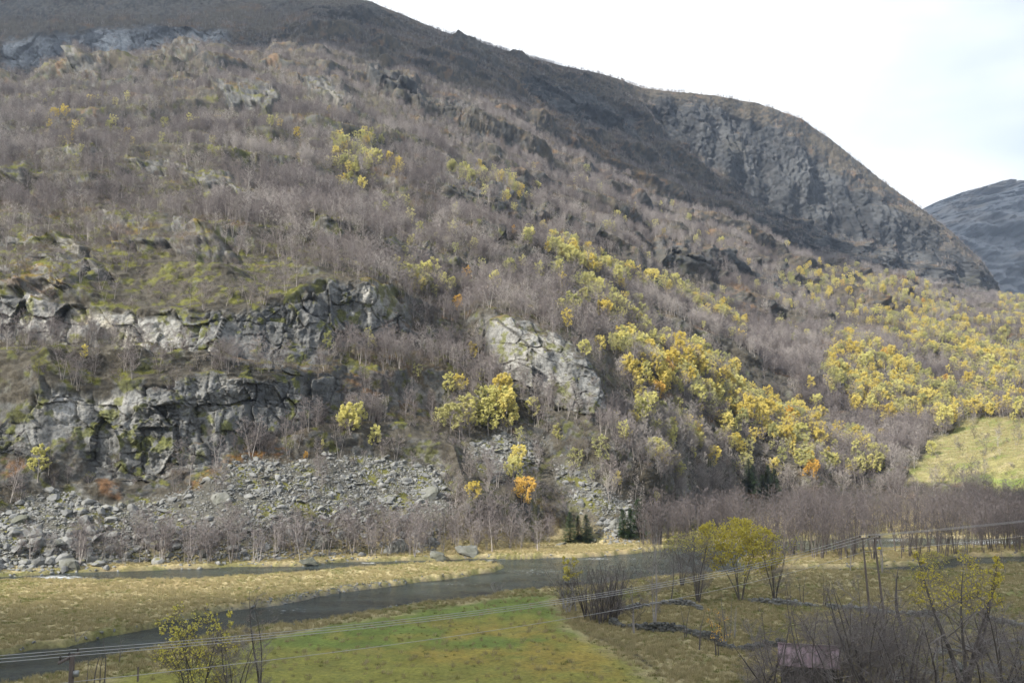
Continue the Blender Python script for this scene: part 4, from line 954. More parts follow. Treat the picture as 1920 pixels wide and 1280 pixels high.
# ---------------------------------------------------------------- labels: what stands next to what
MARKS = [(240,620,"the pale rock wall"),(620,600,'the dark upper cliff'),(200,820,'the lower grey cliff'),(500,760,'the dark lower cliff'),(1020,690,'the big grey crag'),(890,650,"the hollow beside the crag"),
 (650,940,'the main scree slope'),(150,985,"the scree's left end"),(950,850,'the small upper scree'),(1130,940,'the narrow scree chute'),(1830,850,'the sunlit meadow'),(1000,1030,'the bend of the river'),
 (300,1060,'the rapids'),(700,1050,'the grass island'),(1080,990,'the left spruce clump'),(1185,985,'the paired spruces'),(1420,905,"the spruces amid birches"),(60,480,"the mossy left slabs"),(330,450,'the cleft rock ledge'),
 (300,310,'the long arched ledge'),(640,190,'the pale slab high up'),(450,185,'the dark hollow high up'),(250,90,'the blue cliff near the top'),(870,290,'the stepped spur'),(960,400,'the dark rock steps'),(1080,440,'the black notch'),
 (1080,200,'the far gully'),(1450,300,'the great shaded cliff'),(1380,500,'the diagonal rock rib'),(1520,560,"the rock rib's foot"),(1650,520,"the great cliff's foot"),(1800,550,"the mountain's shoulder"),(1280,680,"the upper gold band"),
 (1450,770,"the middle gold band"),(1600,860,"the lower gold band"),(1650,700,'the bright yellow grove'),(1780,650,"the right yellow slope"),(1900,740,"the grove above the meadow"),(1200,520,'the upper yellow row'),
 (1350,600,"the upper yellow row's right end"),(700,310,'the pale gold grove'),(600,440,"the bare wood over the cliffs"),(760,520,'the yellow-green thicket'),(100,300,'the pale wood on the left'),(800,740,'the wooded bowl'),
 (1250,870,'the bare birch wood'),(1350,960,"the bare wood's near edge"),(1550,900,'the red-brown birches'),(1100,850,'the foot of the crag'),(680,800,'the top of the scree'),(400,900,'the russet bank'),(1150,600,"the wood over the crag"),
 (900,930,"the scree's right side"),(1500,990,'the alder wood'),(1750,990,"the far white water"),(1300,1020,"the alder wood's left end"),(480,340,"the arched ledge's right end"),(50,720,"the rock wall's left end"),(1480,670,'the shaded dip')]
MK = np.array([(a, b_) for a, b_, c_ in MARKS], float)
ORD = ['leftmost', 'second', 'third', 'fourth', 'fifth', 'sixth', 'seventh', 'eighth', 'ninth', 'tenth', 'eleventh', 'twelfth', 'thirteenth', 'fourteenth', 'fifteenth', 'sixteenth']
def where(px, py):
    d = np.hypot((MK[:, 0] - px), (MK[:, 1] - py) * 1.3); k = int(np.argmin(d)); mx_, my_, nm = MARKS[k]; dx, dy = px - mx_, py - my_
    if max(abs(dx), abs(dy)) < 14: return 'right at ' + nm
    if abs(dx) > 1.6 * abs(dy): return ('left of ' if dx < 0 else 'right of ') + nm
    if abs(dy) > 1.6 * abs(dx): return ('above ' if dy < 0 else 'below ') + nm
    return ('above and left of ' if dx < 0 else 'above and right of ') + nm if dy < 0 else ('below and left of ' if dx < 0 else 'below and right of ') + nm
def label_all(items):
    """items: (object, phrase, px, py); equal phrases are told apart by their order from the left"""
    by = {}
    for it in items: by.setdefault(it[1] + ' ' + where(it[2], it[3]), []).append(it)
    for ph, its in by.items():
        its.sort(key=lambda t: t[2])
        for k, it in enumerate(its):
            if len(its) == 1: it[0]['label'] = ph
            else: it[0]['label'] = ph + (', leftmost' if k == 0 else ', rightmost' if k == len(its) - 1 else ', %s from left' % (ORD[k] if k < len(ORD) else '%dth' % (k + 1)))
def sizeword(h, lo, hi): return 'low' if h < lo else 'tall' if h > hi else 'middling'

# ---------------------------------------------------------------- bare birches on the hill
ELEV = bp_[:, 2]
bh = rng.normal(6.5, 1.7, len(bp_)).clip(3.2, 11) * (1 - .42 * sstep(ELEV, 150, 420))
bqx, bqy = project(*bp_.T)
apx_h = bh * F / bp_[:, 1]
vis = visible(bqx, bqy - 4, bp_[:, 1], 1.03) & (bqx > 0) & (bqx < 1920) & (bqy < 1270) & (bqy > 10)
score = np.where(vis, apx_h, -1)
sel = np.argsort(-score)[:max(0, 300 - len(rvp))]; sel = sel[score[sel] > 0]
items = []
allb = [(bp_[i], bh[i]) for i in sel] + [(p, h_) for p, h_ in zip(rvp, rng.normal(7.2, 1.4, len(rvp)).clip(4, 10))]
for q, (p, h_) in enumerate(allb):
    v = int(rng.integers(5)); o = stand('bare_birch', 'birch', bare_tc[v], (p[0], p[1], p[2] - .15), h_, 7.0, rng.uniform(0, 6.28), rng.uniform(.85, 1.25), group='leafless birches on the slope and river bank')
    x_, y_ = project(p[0], p[1], p[2]); items.append((o, '%s grey %sbirch' % (sizeword(h_, 5.8, 7.6), ['three-stemmed ', 'forked ', 'spreading ', 'single-stemmed ', 'twin-stemmed '][v]), float(x_), float(y_)))
label_all(items)
rest = np.ones(len(bp_), bool); rest[sel] = False
rp, rh = bp_[rest], bh[rest]
s_ = (rh / 7)[:, None] * np.stack([rng.uniform(.85, 1.25, len(rp))] * 2 + [np.ones(len(rp))], 1)
dark_full = [join_geo('dark_birch_mesh', [(t, M['alder_bark']), (c, M['alder_twig'])]) for t, c, f_ in bare_geo[:3]]
pale_full = [join_geo('pale_birch_mesh', [(t, BARK), (c, M['pale_twig'])]) for t, c, f_ in bare_geo[1:4]]
tone = fbm(rp / 22, 3, 570) - .7 * lowb[bk_[rest]] + .45 * rng.normal(size=len(rp))
pid = np.where(tone > .42, 5 + rng.integers(0, 3, len(rp)), np.where(tone < -.5, 8 + rng.integers(0, 3, len(rp)), rng.integers(0, 5, len(rp))))
scatter('birch_woodland', bare_full + dark_full + pale_full, rp - np.array([0, 0, .15]), rng.uniform(0, 6.28, len(rp)), s_, pid, 'leafless grey birch woodland covering the mountainside', 'woodland')
# ---------------------------------------------------------------- yellow birches
yh = rng.normal(6.8, 1.3, len(yp_)).clip(3.5, 9.5)
if len(hp_):
    far_ok = np.ones(len(yp_), bool)
    for p in hp_: far_ok &= ((yp_ - p) ** 2).sum(1) > (3.0) ** 2
    yp_, yk_, yh = yp_[far_ok], yk_[far_ok], yh[far_ok]
yg = ygold[yk_]; r_ = rng.uniform(0, 1, len(yp_)) + .35 * vnoise(yp_ / 14, 560)
yc = np.where(r_ < yg * .52, 0, np.where(r_ < .28 + yg * .40, 1, 2)); yc = np.where(rng.uniform(0, 1, len(yp_)) < .008, 3, yc)
ypx, ypy = project(*yp_.T); ysz = yh * F / yp_[:, 1]
vis = visible(ypx, ypy - 6, yp_[:, 1], 1.04) & (ypx > 0) & (ypx < 1920)
score = np.where(vis, ysz, -1); sel = np.argsort(-score)[:300 - len(hand)]; sel = sel[score[sel] > 0]
items = []
def add_y(p, h_, c_, wd, v=None):
    v = int(rng.integers(4)) if v is None else v
    if c_ == 2 and rng.uniform() < .5: v = 3
    wide = 1.12 if wd == 'broad' else .78 if wd in ('slender', 'tall') else rng.uniform(.85, 1.12)
    o = stand('yellow_birch', 'birch', YT[COLS[c_]][v], (p[0], p[1], p[2] - .2), h_, 7.0, rng.uniform(0, 6.28), wide, group='birches still in yellow leaf')
    x_, y_ = project(p[0], p[1], p[2] + h_ / 2); w_ = wd or sizeword(h_, 5.8, 7.2)
    items.append((o, '%s %s%s birch' % (w_, 'half-bare ' if v == 3 else '', COLS[c_]), float(x_), float(y_)))
for p, h_, c_, wd in hand: add_y(p, h_, c_, wd, int(rng.integers(3)))
for i in sel: add_y(yp_[i], yh[i], int(yc[i]), '')
label_all(items)
rest = np.ones(len(yp_), bool); rest[sel] = False
rp, rh, rc = yp_[rest], yh[rest], yc[rest]
pid = np.where(rc == 3, 12 + rng.integers(0, 2, len(rp)), rc * 4 + np.where(rng.uniform(0, 1, len(rp)) < .34, 3, rng.integers(0, 4, len(rp))))
scatter('yellow_woodland', yel_meshes, rp - np.array([0, 0, .2]), rng.uniform(0, 6.28, len(rp)), (rh / 7)[:, None] * np.ones((1, 3)), pid, 'far birches in yellow leaf thinning up the mountainside', 'woodland')
# ---------------------------------------------------------------- alders
ah = rng.normal(9.0, 2.2, len(ap)).clip(4, 13.5)
ax2, ay2 = project(*ap.T); score = np.where((ax2 > 0) & (ax2 < 1920), ah * F / ap[:, 1], -1)
sel = np.argsort(-score)[:270]; sel = sel[score[sel] > 0]; items = []
for i in sel:
    v = int(rng.integers(4)); p = ap[i]
    o = stand('bare_alder', 'alder', ald_tc[v], (p[0], p[1], p[2] - .15), ah[i], 9.5, rng.uniform(0, 6.28), rng.uniform(.85, 1.3), group='dark leafless alders across the river')
    items.append((o, '%s dark %salder' % (sizeword(ah[i], 8.2, 10), ['three-stemmed ', 'forked ', 'many-stemmed ', 'twin-stemmed '][v]), float(ax2[i]), float(ay2[i])))
label_all(items)
rest = np.ones(len(ap), bool); rest[sel] = False
if rest.any():
    rp = ap[rest]; scatter('alder_wood', ald_full, rp, rng.uniform(0, 6.28, len(rp)), (ah[rest] / 9.5)[:, None] * np.ones((1, 3)), rng.integers(0, 4, len(rp)), 'more dark leafless alders at the back of the wood', 'woodland')
# ---------------------------------------------------------------- spruces
SPR = [(1070,1014,50),(1085,1010,40),(1098,1014,46),(1168,1006,46),(1182,1006,48),(1198,1000,58),(1404,926,58),(1414,922,44),(1432,928,36),(1452,933,50),(1442,912,38),(1000,1012,18),(1222,960,16),(1257,962,26)]
SL = ['broad dark spruce, leftmost of three on the far bank','short spruce in the middle of three on the far bank','dark spruce, rightmost of three on the far bank','small dark spruce beside the pale rock, left of its pair','dark spruce between the two beside the pale rock','tallest dark spruce beside the pale rock on the bank',
 'tall dark spruce in the bare birch wood, leftmost','short spruce tucked behind the tall one in the birch wood','smallest spruce between the taller ones in the birch wood','dark spruce on the right edge of the birch wood group','light green spruce behind the birch wood group','tiny low conifer on the left bank slope','tiny dark conifer left of the light green larch-like one','light green young conifer at the foot of the birch wood']
for (x_, y_, hp), lb, k in zip(SPR, SL, range(99)):
    p = pick(x_, y_)
    if p is None: continue
    h_ = hp * p[1] / F * 1.15
    stand('spruce_tree', 'spruce', spr_tc[k % 3], (p[0], p[1], p[2] - .1), h_, [9, 8, 7][k % 3], k * 1.7, 1.25, lb, 'dark spruces at the foot of the slope')
# ---------------------------------------------------------------- low growth: bushes, heath, grass
w_ = area * vegok * (1 - .9 * mead) * (1 - .72 * scr) * (qY < 420) * .13 * (.3 + .7 * sstep(cellv(nb), -.3, .4))
up_, uk_ = sample(w_, rng)
scatter('undergrowth', bush_full, up_, rng.uniform(0, 6.28, len(up_)), rng.uniform(.4, 1.1, len(up_))[:, None] * np.ones((1, 3)), rng.integers(0, 3, len(up_)), 'low leafless scrub and heath under the birches', 'undergrowth')
def tuft(seed, n_, h_, r_, m_):
    g = Geo(); q = np.random.default_rng(seed)
    for i in range(n_):
        a = q.uniform(0, 6.28); d = q.uniform(0, r_); p = np.array([math.cos(a) * d, math.sin(a) * d, -.03]); e_ = p + np.array([q.normal() * .3 * h_, q.normal() * .3 * h_, h_ * q.uniform(.6, 1.1)])
        g.twig(p, e_, .022, q)
    return g.mesh('tuft', [m_])
tall = [tuft(1, 26, .50, .34, M['grass']), tuft(2, 24, .38, .36, M['grass']), tuft(3, 24, .26, .36, M['short_grass'])]
fw = area * cellv(flo) * (cellv(DR) < -.5) * (np.abs(qPX - 960) < 1500) * (qPY < 1500)
wfield = sstep(cellv(DF), -1, 2)
fw = fw * (1 - .94 * wfield) * 3.6 * np.clip(150 / qY, .5, 1.3)
fw = fw + area * mead * .8
gp_, gk_ = sample(fw, rng)
green = (rng.uniform(0, 1, len(gp_)) < .25 + .5 * sstep(cellv(gb)[gk_] - cellv(ga)[gk_], -.2, .6))
pid = np.where(green, 2, rng.integers(0, 2, len(gp_)))
print('tufts', len(gp_), 'bushes', len(up_))
scatter('grass', tall, gp_, rng.uniform(0, 6.28, len(gp_)), rng.uniform(.5, 1.15, len(gp_))[:, None] * np.ones((1, 3)), pid, 'dry autumn grass over the river flats and meadow', 'grass')

# ---------------------------------------------------------------- scree stones
stones = [stone_mesh('boulder_mesh', 600 + i, [.6, .5, .75, .45, .65, .8][i]) for i in range(6)]
sw = area * np.clip(np.maximum(scr, .0), 0, 1) * (cellv(nb) < .75) * 1.0 / 1.15
sp_, sk_ = sample(sw * (qY < 300) * 11.0 * (.35 + .65 * sstep(cellv(na) + .5 * cellv(nb), -.6, .1)) + area * (scr > .3) * (qY >= 300) * .05, rng)
ss = (.18 + .14 * rng.pareto(2.4, len(sp_))).clip(.2, 1.15) * (1 + .35 * sstep(-sp_[:, 2], -10, -2)) * np.where(sp_[:, 0] < -70, 1.25, 1)
ssx, ssy = project(*sp_.T); vis = (ssx > 0) & (ssx < 1920)
score = np.where(vis, ss / sp_[:, 1], -1); sel = np.argsort(-score)[:262]; items = []
for i in sel:
    p = sp_[i]; s0 = ss[i]; o = link('boulder', stones[int(rng.integers(6))], None, (p[0], p[1], p[2] + .1 * s0)); o.rotation_euler = (rng.normal() * .35, rng.normal() * .35, rng.uniform(0, 6.28)); o.scale = (s0, s0, s0 * rng.uniform(.8, 1.2))
    tag(o, None, 'boulder', 'loose boulders on the scree'); items.append((o, '%s grey angular boulder' % ('big' if s0 > 1.1 else 'medium' if s0 > .85 else 'small'), float(ssx[i]), float(ssy[i])))
label_all(items)
rest = np.ones(len(sp_), bool); rest[sel] = False; rp = sp_[rest]; n_ = len(rp)
print('stones', n_)
scatter('scree', stones, rp, np.stack([rng.normal(size=n_) * .35, rng.normal(size=n_) * .35, rng.uniform(0, 6.28, n_)], 1), ss[rest][:, None] * rng.uniform(.75, 1.25, (n_, 3)), rng.integers(0, 6, n_), 'grey rubble of the scree slope below the cliffs', 'scree')
# ---------------------------------------------------------------- named boulders and slabs
def place_pt(px, py):
    p = pick(px, py); return p
big_st = [stone_mesh('large_boulder_mesh', 700 + i, [.75, .35, .9, .6][i], M['big_stone'], 3) for i in range(4)]
for k, (px, py, wpx, hpx, lb) in enumerate([
    (125,1062,46,40,'tall pale boulder with mossy right side at the left river bank'),(102,1022,44,24,'pair-like tilted grey slab above the tall river boulder'),(35,975,34,18,'blue-grey flat slab near the top left of the scree'),
    (412,938,46,26,'flat-topped boulder capped with yellow moss in the scree'),(370,972,18,12,'square mossy block in the middle of the scree'),(577,1056,42,30,'grey lichened boulder at the water edge with rusty foot'),
    (600,1020,36,28,'moss-topped boulder among the riverside birches'),(745,1032,50,34,'dark split boulder among birches right of the scree foot'),(818,1045,44,30,'dark shaded boulder beside the bend of the river'),(878,1038,58,42,'large pale rounded boulder overhanging the water at the bend'),
    (806,930,34,30,'light grey block at the right end of the scree'),(640,1005,26,18,'leaning slab at the scree foot behind birches'),(922,1050,20,8,'small dark rock at the water edge'),(947,1053,22,8,'low mossy rock in the river margin'),(1112,1015,14,14,'small dark standing stone right of the left spruces'),
    (1155,985,40,24,'pale slab beside the paired spruces'),(1050,1020,22,10,'grey flat stone on the grass left of the bend'),(60,1012,22,30,'upright slab at the left end of the scree')]):
    p = place_pt(px, py)
    if p is None: continue
    s = p[1] / F; o = link('boulder', big_st[k % 4], None, (p[0], p[1] + .2, p[2] + hpx * s * .08)); rz = k * 1.3
    o.rotation_euler = (.15 * math.sin(k * 3), .25 * math.sin(k * 5), .5 * math.sin(rz)); o.scale = (wpx * s * .5, wpx * s * .42, hpx * s * .62 / [.75, .5, .9, .6][k % 4])
    tag(o, lb, 'boulder', 'large boulders on the banks and scree')
# foreground boulders, lower right
rb = random.Random(12)
FB = [(1860,1255,60,'large pale boulder at the lower right corner'),(1800,1262,54,'broad grey boulder under the big willow'),(1910,1248,44,'grey boulder on the right edge of the picture'),(1745,1268,40,'rounded boulder left of the pale broken birch'),(1702,1240,30,'mossy stone beside the thicket'),(1835,1226,34,'grey stone in front of the lower wall end'),
      (1885,1228,26,'small stone near the right edge'),(1775,1290,44,'boulder at the bottom edge under the willow'),(1900,1285,50,'boulder in the very corner of the view'),(1678,1275,34,'stone at the bottom edge right of the shed'),(1720,1212,22,'small flat stone behind the thicket'),(1650,1235,24,'stone close to the shed corner')]
for k, (px, py, w_, lb) in enumerate(FB):
    p = pick(px, py)
    if p is None: continue
    s = w_ * p[1] / F / 2; o = link('boulder', big_st[(k + 1) % 4], None, (p[0], p[1], p[2] + s * .2)); o.rotation_euler = (rb.uniform(-.2, .2), rb.uniform(-.2, .2), rb.uniform(0, 6)); o.scale = (s, s * .8, s * .8)
    tag(o, lb, 'boulder', 'boulders in the lower right corner')
# pebble margin of the near bank, and loose stones on the lower right knoll
bw = area * (cellv(DR) > -1.3) * (cellv(DR) < -.15) * (qY < 170) * (qPX > 500) * (qPX < 1060) * 9
gq, _k = sample(bw, rng)
bw2 = area * mask([(1600,1225),(1700,1200),(1960,1200),(1960,1330),(1600,1330)], 10, px=qPX, py=qPY, seed=640) * 1.1
gq2, _k = sample(bw2, rng)
bw3 = area * cellv(flo) * np.exp(-((cellv(DR) + .2) / .35) ** 2) * (np.abs(qPX - 960) < 1100) * (qPY < 1300) * .9
gq3, _k = sample(bw3, rng)
gq = np.concatenate([gq, gq2, gq3]); n_ = len(gq)
scatter('bank_stones', stones, gq, np.stack([rng.normal(size=n_) * .4, rng.normal(size=n_) * .4, rng.uniform(0, 6.28, n_)], 1), rng.uniform(.10, .26, n_)[:, None] * rng.uniform(.7, 1.3, (n_, 3)) * np.where(np.arange(n_) >= n_ - len(gq2) - len(gq3), 1.3, 1)[:, None], rng.integers(0, 6, n_), 'pale cobbles along the river edge and rocky corner', 'cobbles')

# ---------------------------------------------------------------- dry-stone walls
M['wall_stone'] = bark_mat('lichened_wall_stone', (.22, .22, .205), (.08, .08, .072), 2.5)
def wall(pts, h, w, lb, seed):
    rs = np.random.default_rng(seed); W = [pick(*p) for p in pts]; W = np.array([p for p in W if p is not None]); g = Geo()
    sl = np.r_[0, np.cumsum(np.hypot(*np.diff(W[:, :2], axis=0).T))]; n_ = int(sl[-1] / .42)
    for i in range(n_):
        t = sl[-1] * (i + rs.uniform()) / n_; c = np.array([np.interp(t, sl, W[:, k]) for k in range(3)])
        hh = 1.1 * h * (.5 + .7 * abs(math.sin(t * .31 + seed)) * (.6 + .6 * rs.uniform()))
        for lay in range(max(1, int(hh / .24))):
            for sd in range(3):
                p = c + np.array([rs.normal() * .12, (sd - 1) * w / 3 + rs.normal() * .08, lay * .24 + .05]); r = rs.uniform(.14, .30) * (1 - .1 * lay)
                b8 = np.array([[x, y, z] for x in (-1, 1) for y in (-1, 1) for z in (-1, 1)], float) * np.array([1.3, 1, .62]) * r * rs.uniform(.7, 1.15, (8, 3))
                a = rs.uniform(0, 3.1); R = np.array([[math.cos(a), -math.sin(a), 0], [math.sin(a), math.cos(a), 0], [rs.normal() * .15, rs.normal() * .15, 1]])
                k = len(g.v); g.v += list(b8 @ R.T + p)
                for f_ in ((0, 1, 3, 2), (4, 6, 7, 5), (0, 4, 5, 1), (2, 3, 7, 6), (0, 2, 6, 4), (1, 5, 7, 3)): g.f.append(tuple(k + x for x in f_))
    o = link('stone_wall', g.mesh('stone_wall', [M['wall_stone']])); tag(o, lb, 'stone wall', 'tumbled dry-stone walls of the pasture')
wall([(1160,1147),(1200,1138),(1240,1133),(1290,1132),(1315,1140)], .7, .8, 'upper tumbled wall running from the shrubs towards the willow', 1)
wall([(1143,1165),(1165,1175),(1210,1180),(1260,1181),(1300,1186),(1335,1200),(1360,1214),(1400,1220),(1440,1214),(1470,1212)], .8, 1.0, 'long curved tumbled wall between the green field and the shed', 2)
wall([(1395,1122),(1440,1128),(1520,1136),(1600,1143),(1660,1148),(1700,1152),(1755,1157)], .7, .8, 'low wall passing behind the twin-pole pylon', 3)
wall([(1845,1165),(1880,1168),(1925,1178),(1990,1186)], .7, .9, 'short dark wall at the right edge under the tan grass', 4)
wall([(1760,1228),(1820,1215),(1880,1205),(1940,1200)], .6, .9, 'half-buried wall in front of the lower right boulders', 5)

# ---------------------------------------------------------------- timber shed with a faded metal roof
m, n, l, b = mat('faded_metal_roof'); M['roof'] = m; b.inputs['Roughness'].default_value = .5; b.inputs['Metallic'].default_value = .1
no = n.new('ShaderNodeTexNoise'); no.inputs['Scale'].default_value = .9; no.inputs['Detail'].default_value = 6; tc = n.new('ShaderNodeTexCoord'); l.new(tc.outputs['Object'], no.inputs['Vector'])
cr = n.new('ShaderNodeValToRGB'); e_ = cr.color_ramp.elements; e_[0].position = .3; e_[0].color = (.19, .125, .135, 1); e_[1].position = .7; e_[1].color = (.30, .215, .235, 1); x = e_.new(.5); x.color = (.25, .18, .20, 1)
l.new(no.outputs['Fac'], cr.inputs[0]); l.new(cr.outputs[0], b.inputs['Base Color'])
m, n, l, b = mat('grey_boards'); M['boards'] = m; b.inputs['Roughness'].default_value = .9
no = n.new('ShaderNodeTexNoise'); no.inputs['Scale'].default_value = 2; mp = n.new('ShaderNodeMapping'); mp.inputs['Scale'].default_value = (4, 4, .4); tc = n.new('ShaderNodeTexCoord'); l.new(tc.outputs['Object'], mp.inputs[0]); l.new(mp.outputs[0], no.inputs['Vector'])
cr = n.new('ShaderNodeValToRGB'); e_ = cr.color_ramp.elements; e_[0].position = .3; e_[0].color = (.07, .065, .06, 1); e_[1].position = .7; e_[1].color = (.19, .175, .165, 1); l.new(no.outputs['Fac'], cr.inputs[0]); l.new(cr.outputs[0], b.inputs['Base Color'])
def box(g, x0, x1, y0, y1, z0, z1):
    k = len(g.v); g.v += [np.array([x, y, z], float) for x in (x0, x1) for y in (y0, y1) for z in (z0, z1)]
    for f_ in ((0, 1, 3, 2), (4, 6, 7, 5), (0, 4, 5, 1), (2, 3, 7, 6), (0, 2, 6, 4), (1, 5, 7, 3)): g.f.append(tuple(k + x for x in f_))
sx_, sy_ = ground_pt(1516, 1248, 3.25); shed = bpy.data.objects.new('shed', None); COL.objects.link(shed)
shed.location = (sx_, sy_, float(ground_z(np.array([sx_]), np.array([sy_]))[0]) - .1); shed.rotation_euler = (0, 0, -.30); HZ = 3.25 - shed.location.z
tag(shed, 'small grey board shed with a faded mauve metal roof behind bare shrubs', 'shed')
g = Geo(); hw, dp = 2.35, 3.9
for i in range(26):                                    # front boards with gaps
    x0 = -hw + i * 2 * hw / 26; zt = HZ - .15
    if 2 <= i <= 5: zt = HZ - .15
    if not 2 <= i <= 5: box(g, x0 + .012, x0 + 2 * hw / 26 - .012, .22, .26, -.3, zt)
    box(g, x0 + .012, x0 + 2 * hw / 26 - .012, dp - .06, dp - .02, -.3, zt)
for s_ in (-1, 1):
    for i in range(20):
        y0 = .27 + i * (dp - .34) / 20; ym = y0 + .1; zt = HZ - .2 + (1.35 * (1 - abs(ym - dp / 2) / (dp / 2)))
        box(g, s_ * hw - .02 + (0 if s_ < 0 else -.02), s_ * hw + .02 + (.0), y0 + .01, y0 + (dp - .34) / 20 - .01, -.3, zt)
link('wall', g.mesh('wall', [M['boards']]), shed)
g = Geo(); R_ = hw + .25
def slab(g, a, b_, c, d, th):
    k = len(g.v); up_ = np.array([0, 0, th]); g.v += [np.array(v, float) for v in (a, b_, c, d)] + [np.array(v, float) + up_ for v in (a, b_, c, d)]
    for f_ in ((3, 2, 1, 0), (4, 5, 6, 7), (0, 1, 5, 4), (1, 2, 6, 5), (2, 3, 7, 6), (3, 0, 4, 7)): g.f.append(tuple(k + x for x in f_))
for i in range(13):                                     # sheets with raised seams
    x0, x1 = -R_ + i * 2 * R_ / 13, -R_ + (i + 1) * 2 * R_ / 13; dz = .012 * (i % 2)
    slab(g, (x0, -.15, HZ - .1 + dz), (x1, -.15, HZ - .1 + dz), (x1, dp / 2, HZ + 1.42 + dz), (x0, dp / 2, HZ + 1.42 + dz), .03)
    slab(g, (x0, dp / 2, HZ + 1.42 + dz), (x1, dp / 2, HZ + 1.42 + dz), (x1, dp + .2, HZ - .1 + dz), (x0, dp + .2, HZ - .1 + dz), .03)
box(g, -R_ - .03, R_ + .03, dp / 2 - .1, dp / 2 + .1, HZ + 1.43, HZ + 1.50)
link('roof', g.mesh('roof', [M['roof']]), shed)
g = Geo(); box(g, -hw + 2 * 2 * hw / 26, -hw + 6 * 2 * hw / 26, .30, .34, -.2, HZ - .5); link('door', g.mesh('door', [M['boards']]), shed)

# ---------------------------------------------------------------- power line
m, n, l, b = mat('pole_wood'); M['pole'] = m; b.inputs['Roughness'].default_value = .85; b.inputs['Base Color'].default_value = (.12, .098, .088, 1)
no = n.new('ShaderNodeTexNoise'); no.inputs['Scale'].default_value = 3; mp = n.new('ShaderNodeMapping'); mp.inputs['Scale'].default_value = (4, 4, .3); tc = n.new('ShaderNodeTexCoord'); l.new(tc.outputs['Object'], mp.inputs[0]); l.new(mp.outputs[0], no.inputs['Vector'])
cr = n.new('ShaderNodeValToRGB'); e_ = cr.color_ramp.elements; e_[0].position = .3; e_[0].color = (.085, .07, .062, 1); e_[1].position = .7; e_[1].color = (.20, .165, .15, 1); l.new(no.outputs['Fac'], cr.inputs[0]); l.new(cr.outputs[0], b.inputs['Base Color'])
def plain(nm, c, r=.5, me_=0):
    m, n, l, b = mat(nm); b.inputs['Base Color'].default_value = c + (1,); b.inputs['Roughness'].default_value = r; b.inputs['Metallic'].default_value = me_; return m
M['wire'] = plain('aluminium_wire', (.42, .42, .43), .5, .2); M['insul'] = plain('insulator_glaze', (.03, .025, .025), .2); M['steel'] = plain('galvanised_steel', (.30, .31, .31), .5, .6); M['yellow'] = plain('yellow_sign', (.78, .62, .02), .5)
def tube_o(nm, pts, rad, mt, parent=None, k=8):
    g = Geo(); g.tube(pts, rad, k); return link(nm, g.mesh(nm, [mt], smooth=True), parent)
def xy(px, Yd): u, e = ue(px, 1050); return float(u) * Yd
def gz(x, y): return float(ground_z(np.array([x]), np.array([y]))[0])
YB_, YC_ = 52.0, 129.0; ZT = 11.0
def zat(py, Yd): return HC + float(ue(960, py)[1]) * Yd
ztop = zat(1006, YC_); xl, xr = xy(1619, YC_), xy(1641, YC_); xlb, xrb = xy(1633, YC_ - 1), xy(1657, YC_ - .5)
hp = bpy.data.objects.new('power_pylon', None); COL.objects.link(hp); hp.location = (xlb, YC_, gz(xlb, YC_)); tag(hp, 'wooden twin-pole pylon with a crossarm, three insulators and a yellow tag', 'power pole')
o0 = np.array(hp.location)
for a_, b_ in ((xl, xlb), (xr, xrb)): tube_o('pole', [np.array([b_, YC_, o0[2] - .4]) - o0, np.array([a_, YC_, ztop - .15]) - o0], [.16, .105], M['pole'], hp)
xs_ = [xy(p, YC_) for p in (1613, 1631, 1650)]
g = Geo(); box(g, xs_[0] - .15 - o0[0], xs_[2] + .15 - o0[0], -.26, -.14, ztop - .22 - o0[2], ztop - .10 - o0[2]); link('crossarm', g.mesh('crossarm', [M['pole']]), hp)
for x in xs_:
    q = np.array([x - o0[0], -.2, ztop - .10 - o0[2]]); tube_o('insulator', [q, q + (0, 0, .07), q + (0, 0, .08), q + (0, 0, .22), q + (0, 0, .30)], [.03, .03, .10, .12, .03], M['insul'], hp)
q = np.array([xy(1649, YC_) - o0[0], -.22, zat(1027, YC_) - o0[2]]); g = Geo(); box(g, q[0] - .17, q[0] + .17, q[1] - .03, q[1], q[2] - .15, q[2] + .15); link('sign', g.mesh('sign', [M['yellow']]), hp)
tube_o('brace', [np.array([xl - o0[0], -.12, ztop - 1.0 - o0[2]]), np.array([xl - o0[0] + .75, -.12, ztop - .25 - o0[2]])], [.03, .03], M['steel'], hp, 5)
xb = xy(144, YB_); lp = bpy.data.objects.new('power_pole', None); COL.objects.link(lp); zb = zat(1228, YB_); gl_ = gz(xb, YB_); lp.location = (xb, YB_, gl_)
tag(lp, 'single weathered power pole cut off by the lower left edge', 'power pole')
tube_o('pole', [(0, 0, -.5), (0, 0, zb - gl_ + .05)], [.17, .13], M['pole'], lp)
g = Geo(); box(g, -.19, -.13, -1.2, 1.2, zb - gl_ - .2, zb - gl_ - .06); link('crossarm', g.mesh('crossarm', [M['pole']]), lp)
for k in (-1, 0, 1):
    q = np.array([-.16, k * 1.0, zb - gl_ - .06]); tube_o('insulator', [q, q + (0, 0, .05), q + (0, 0, .06), q + (0, 0, .16), q + (0, 0, .2)], [.02, .02, .06, .07, .02], M['insul'], lp)
g = Geo(); box(g, .12, .34, -.12, .12, zb - gl_ - 1.05, zb - gl_ - .75); link('fitting', g.mesh('fitting', [M['steel']]), lp)
xA, YA = xy(-900, 48), 48; xD, YD = xy(2090, 158), 158
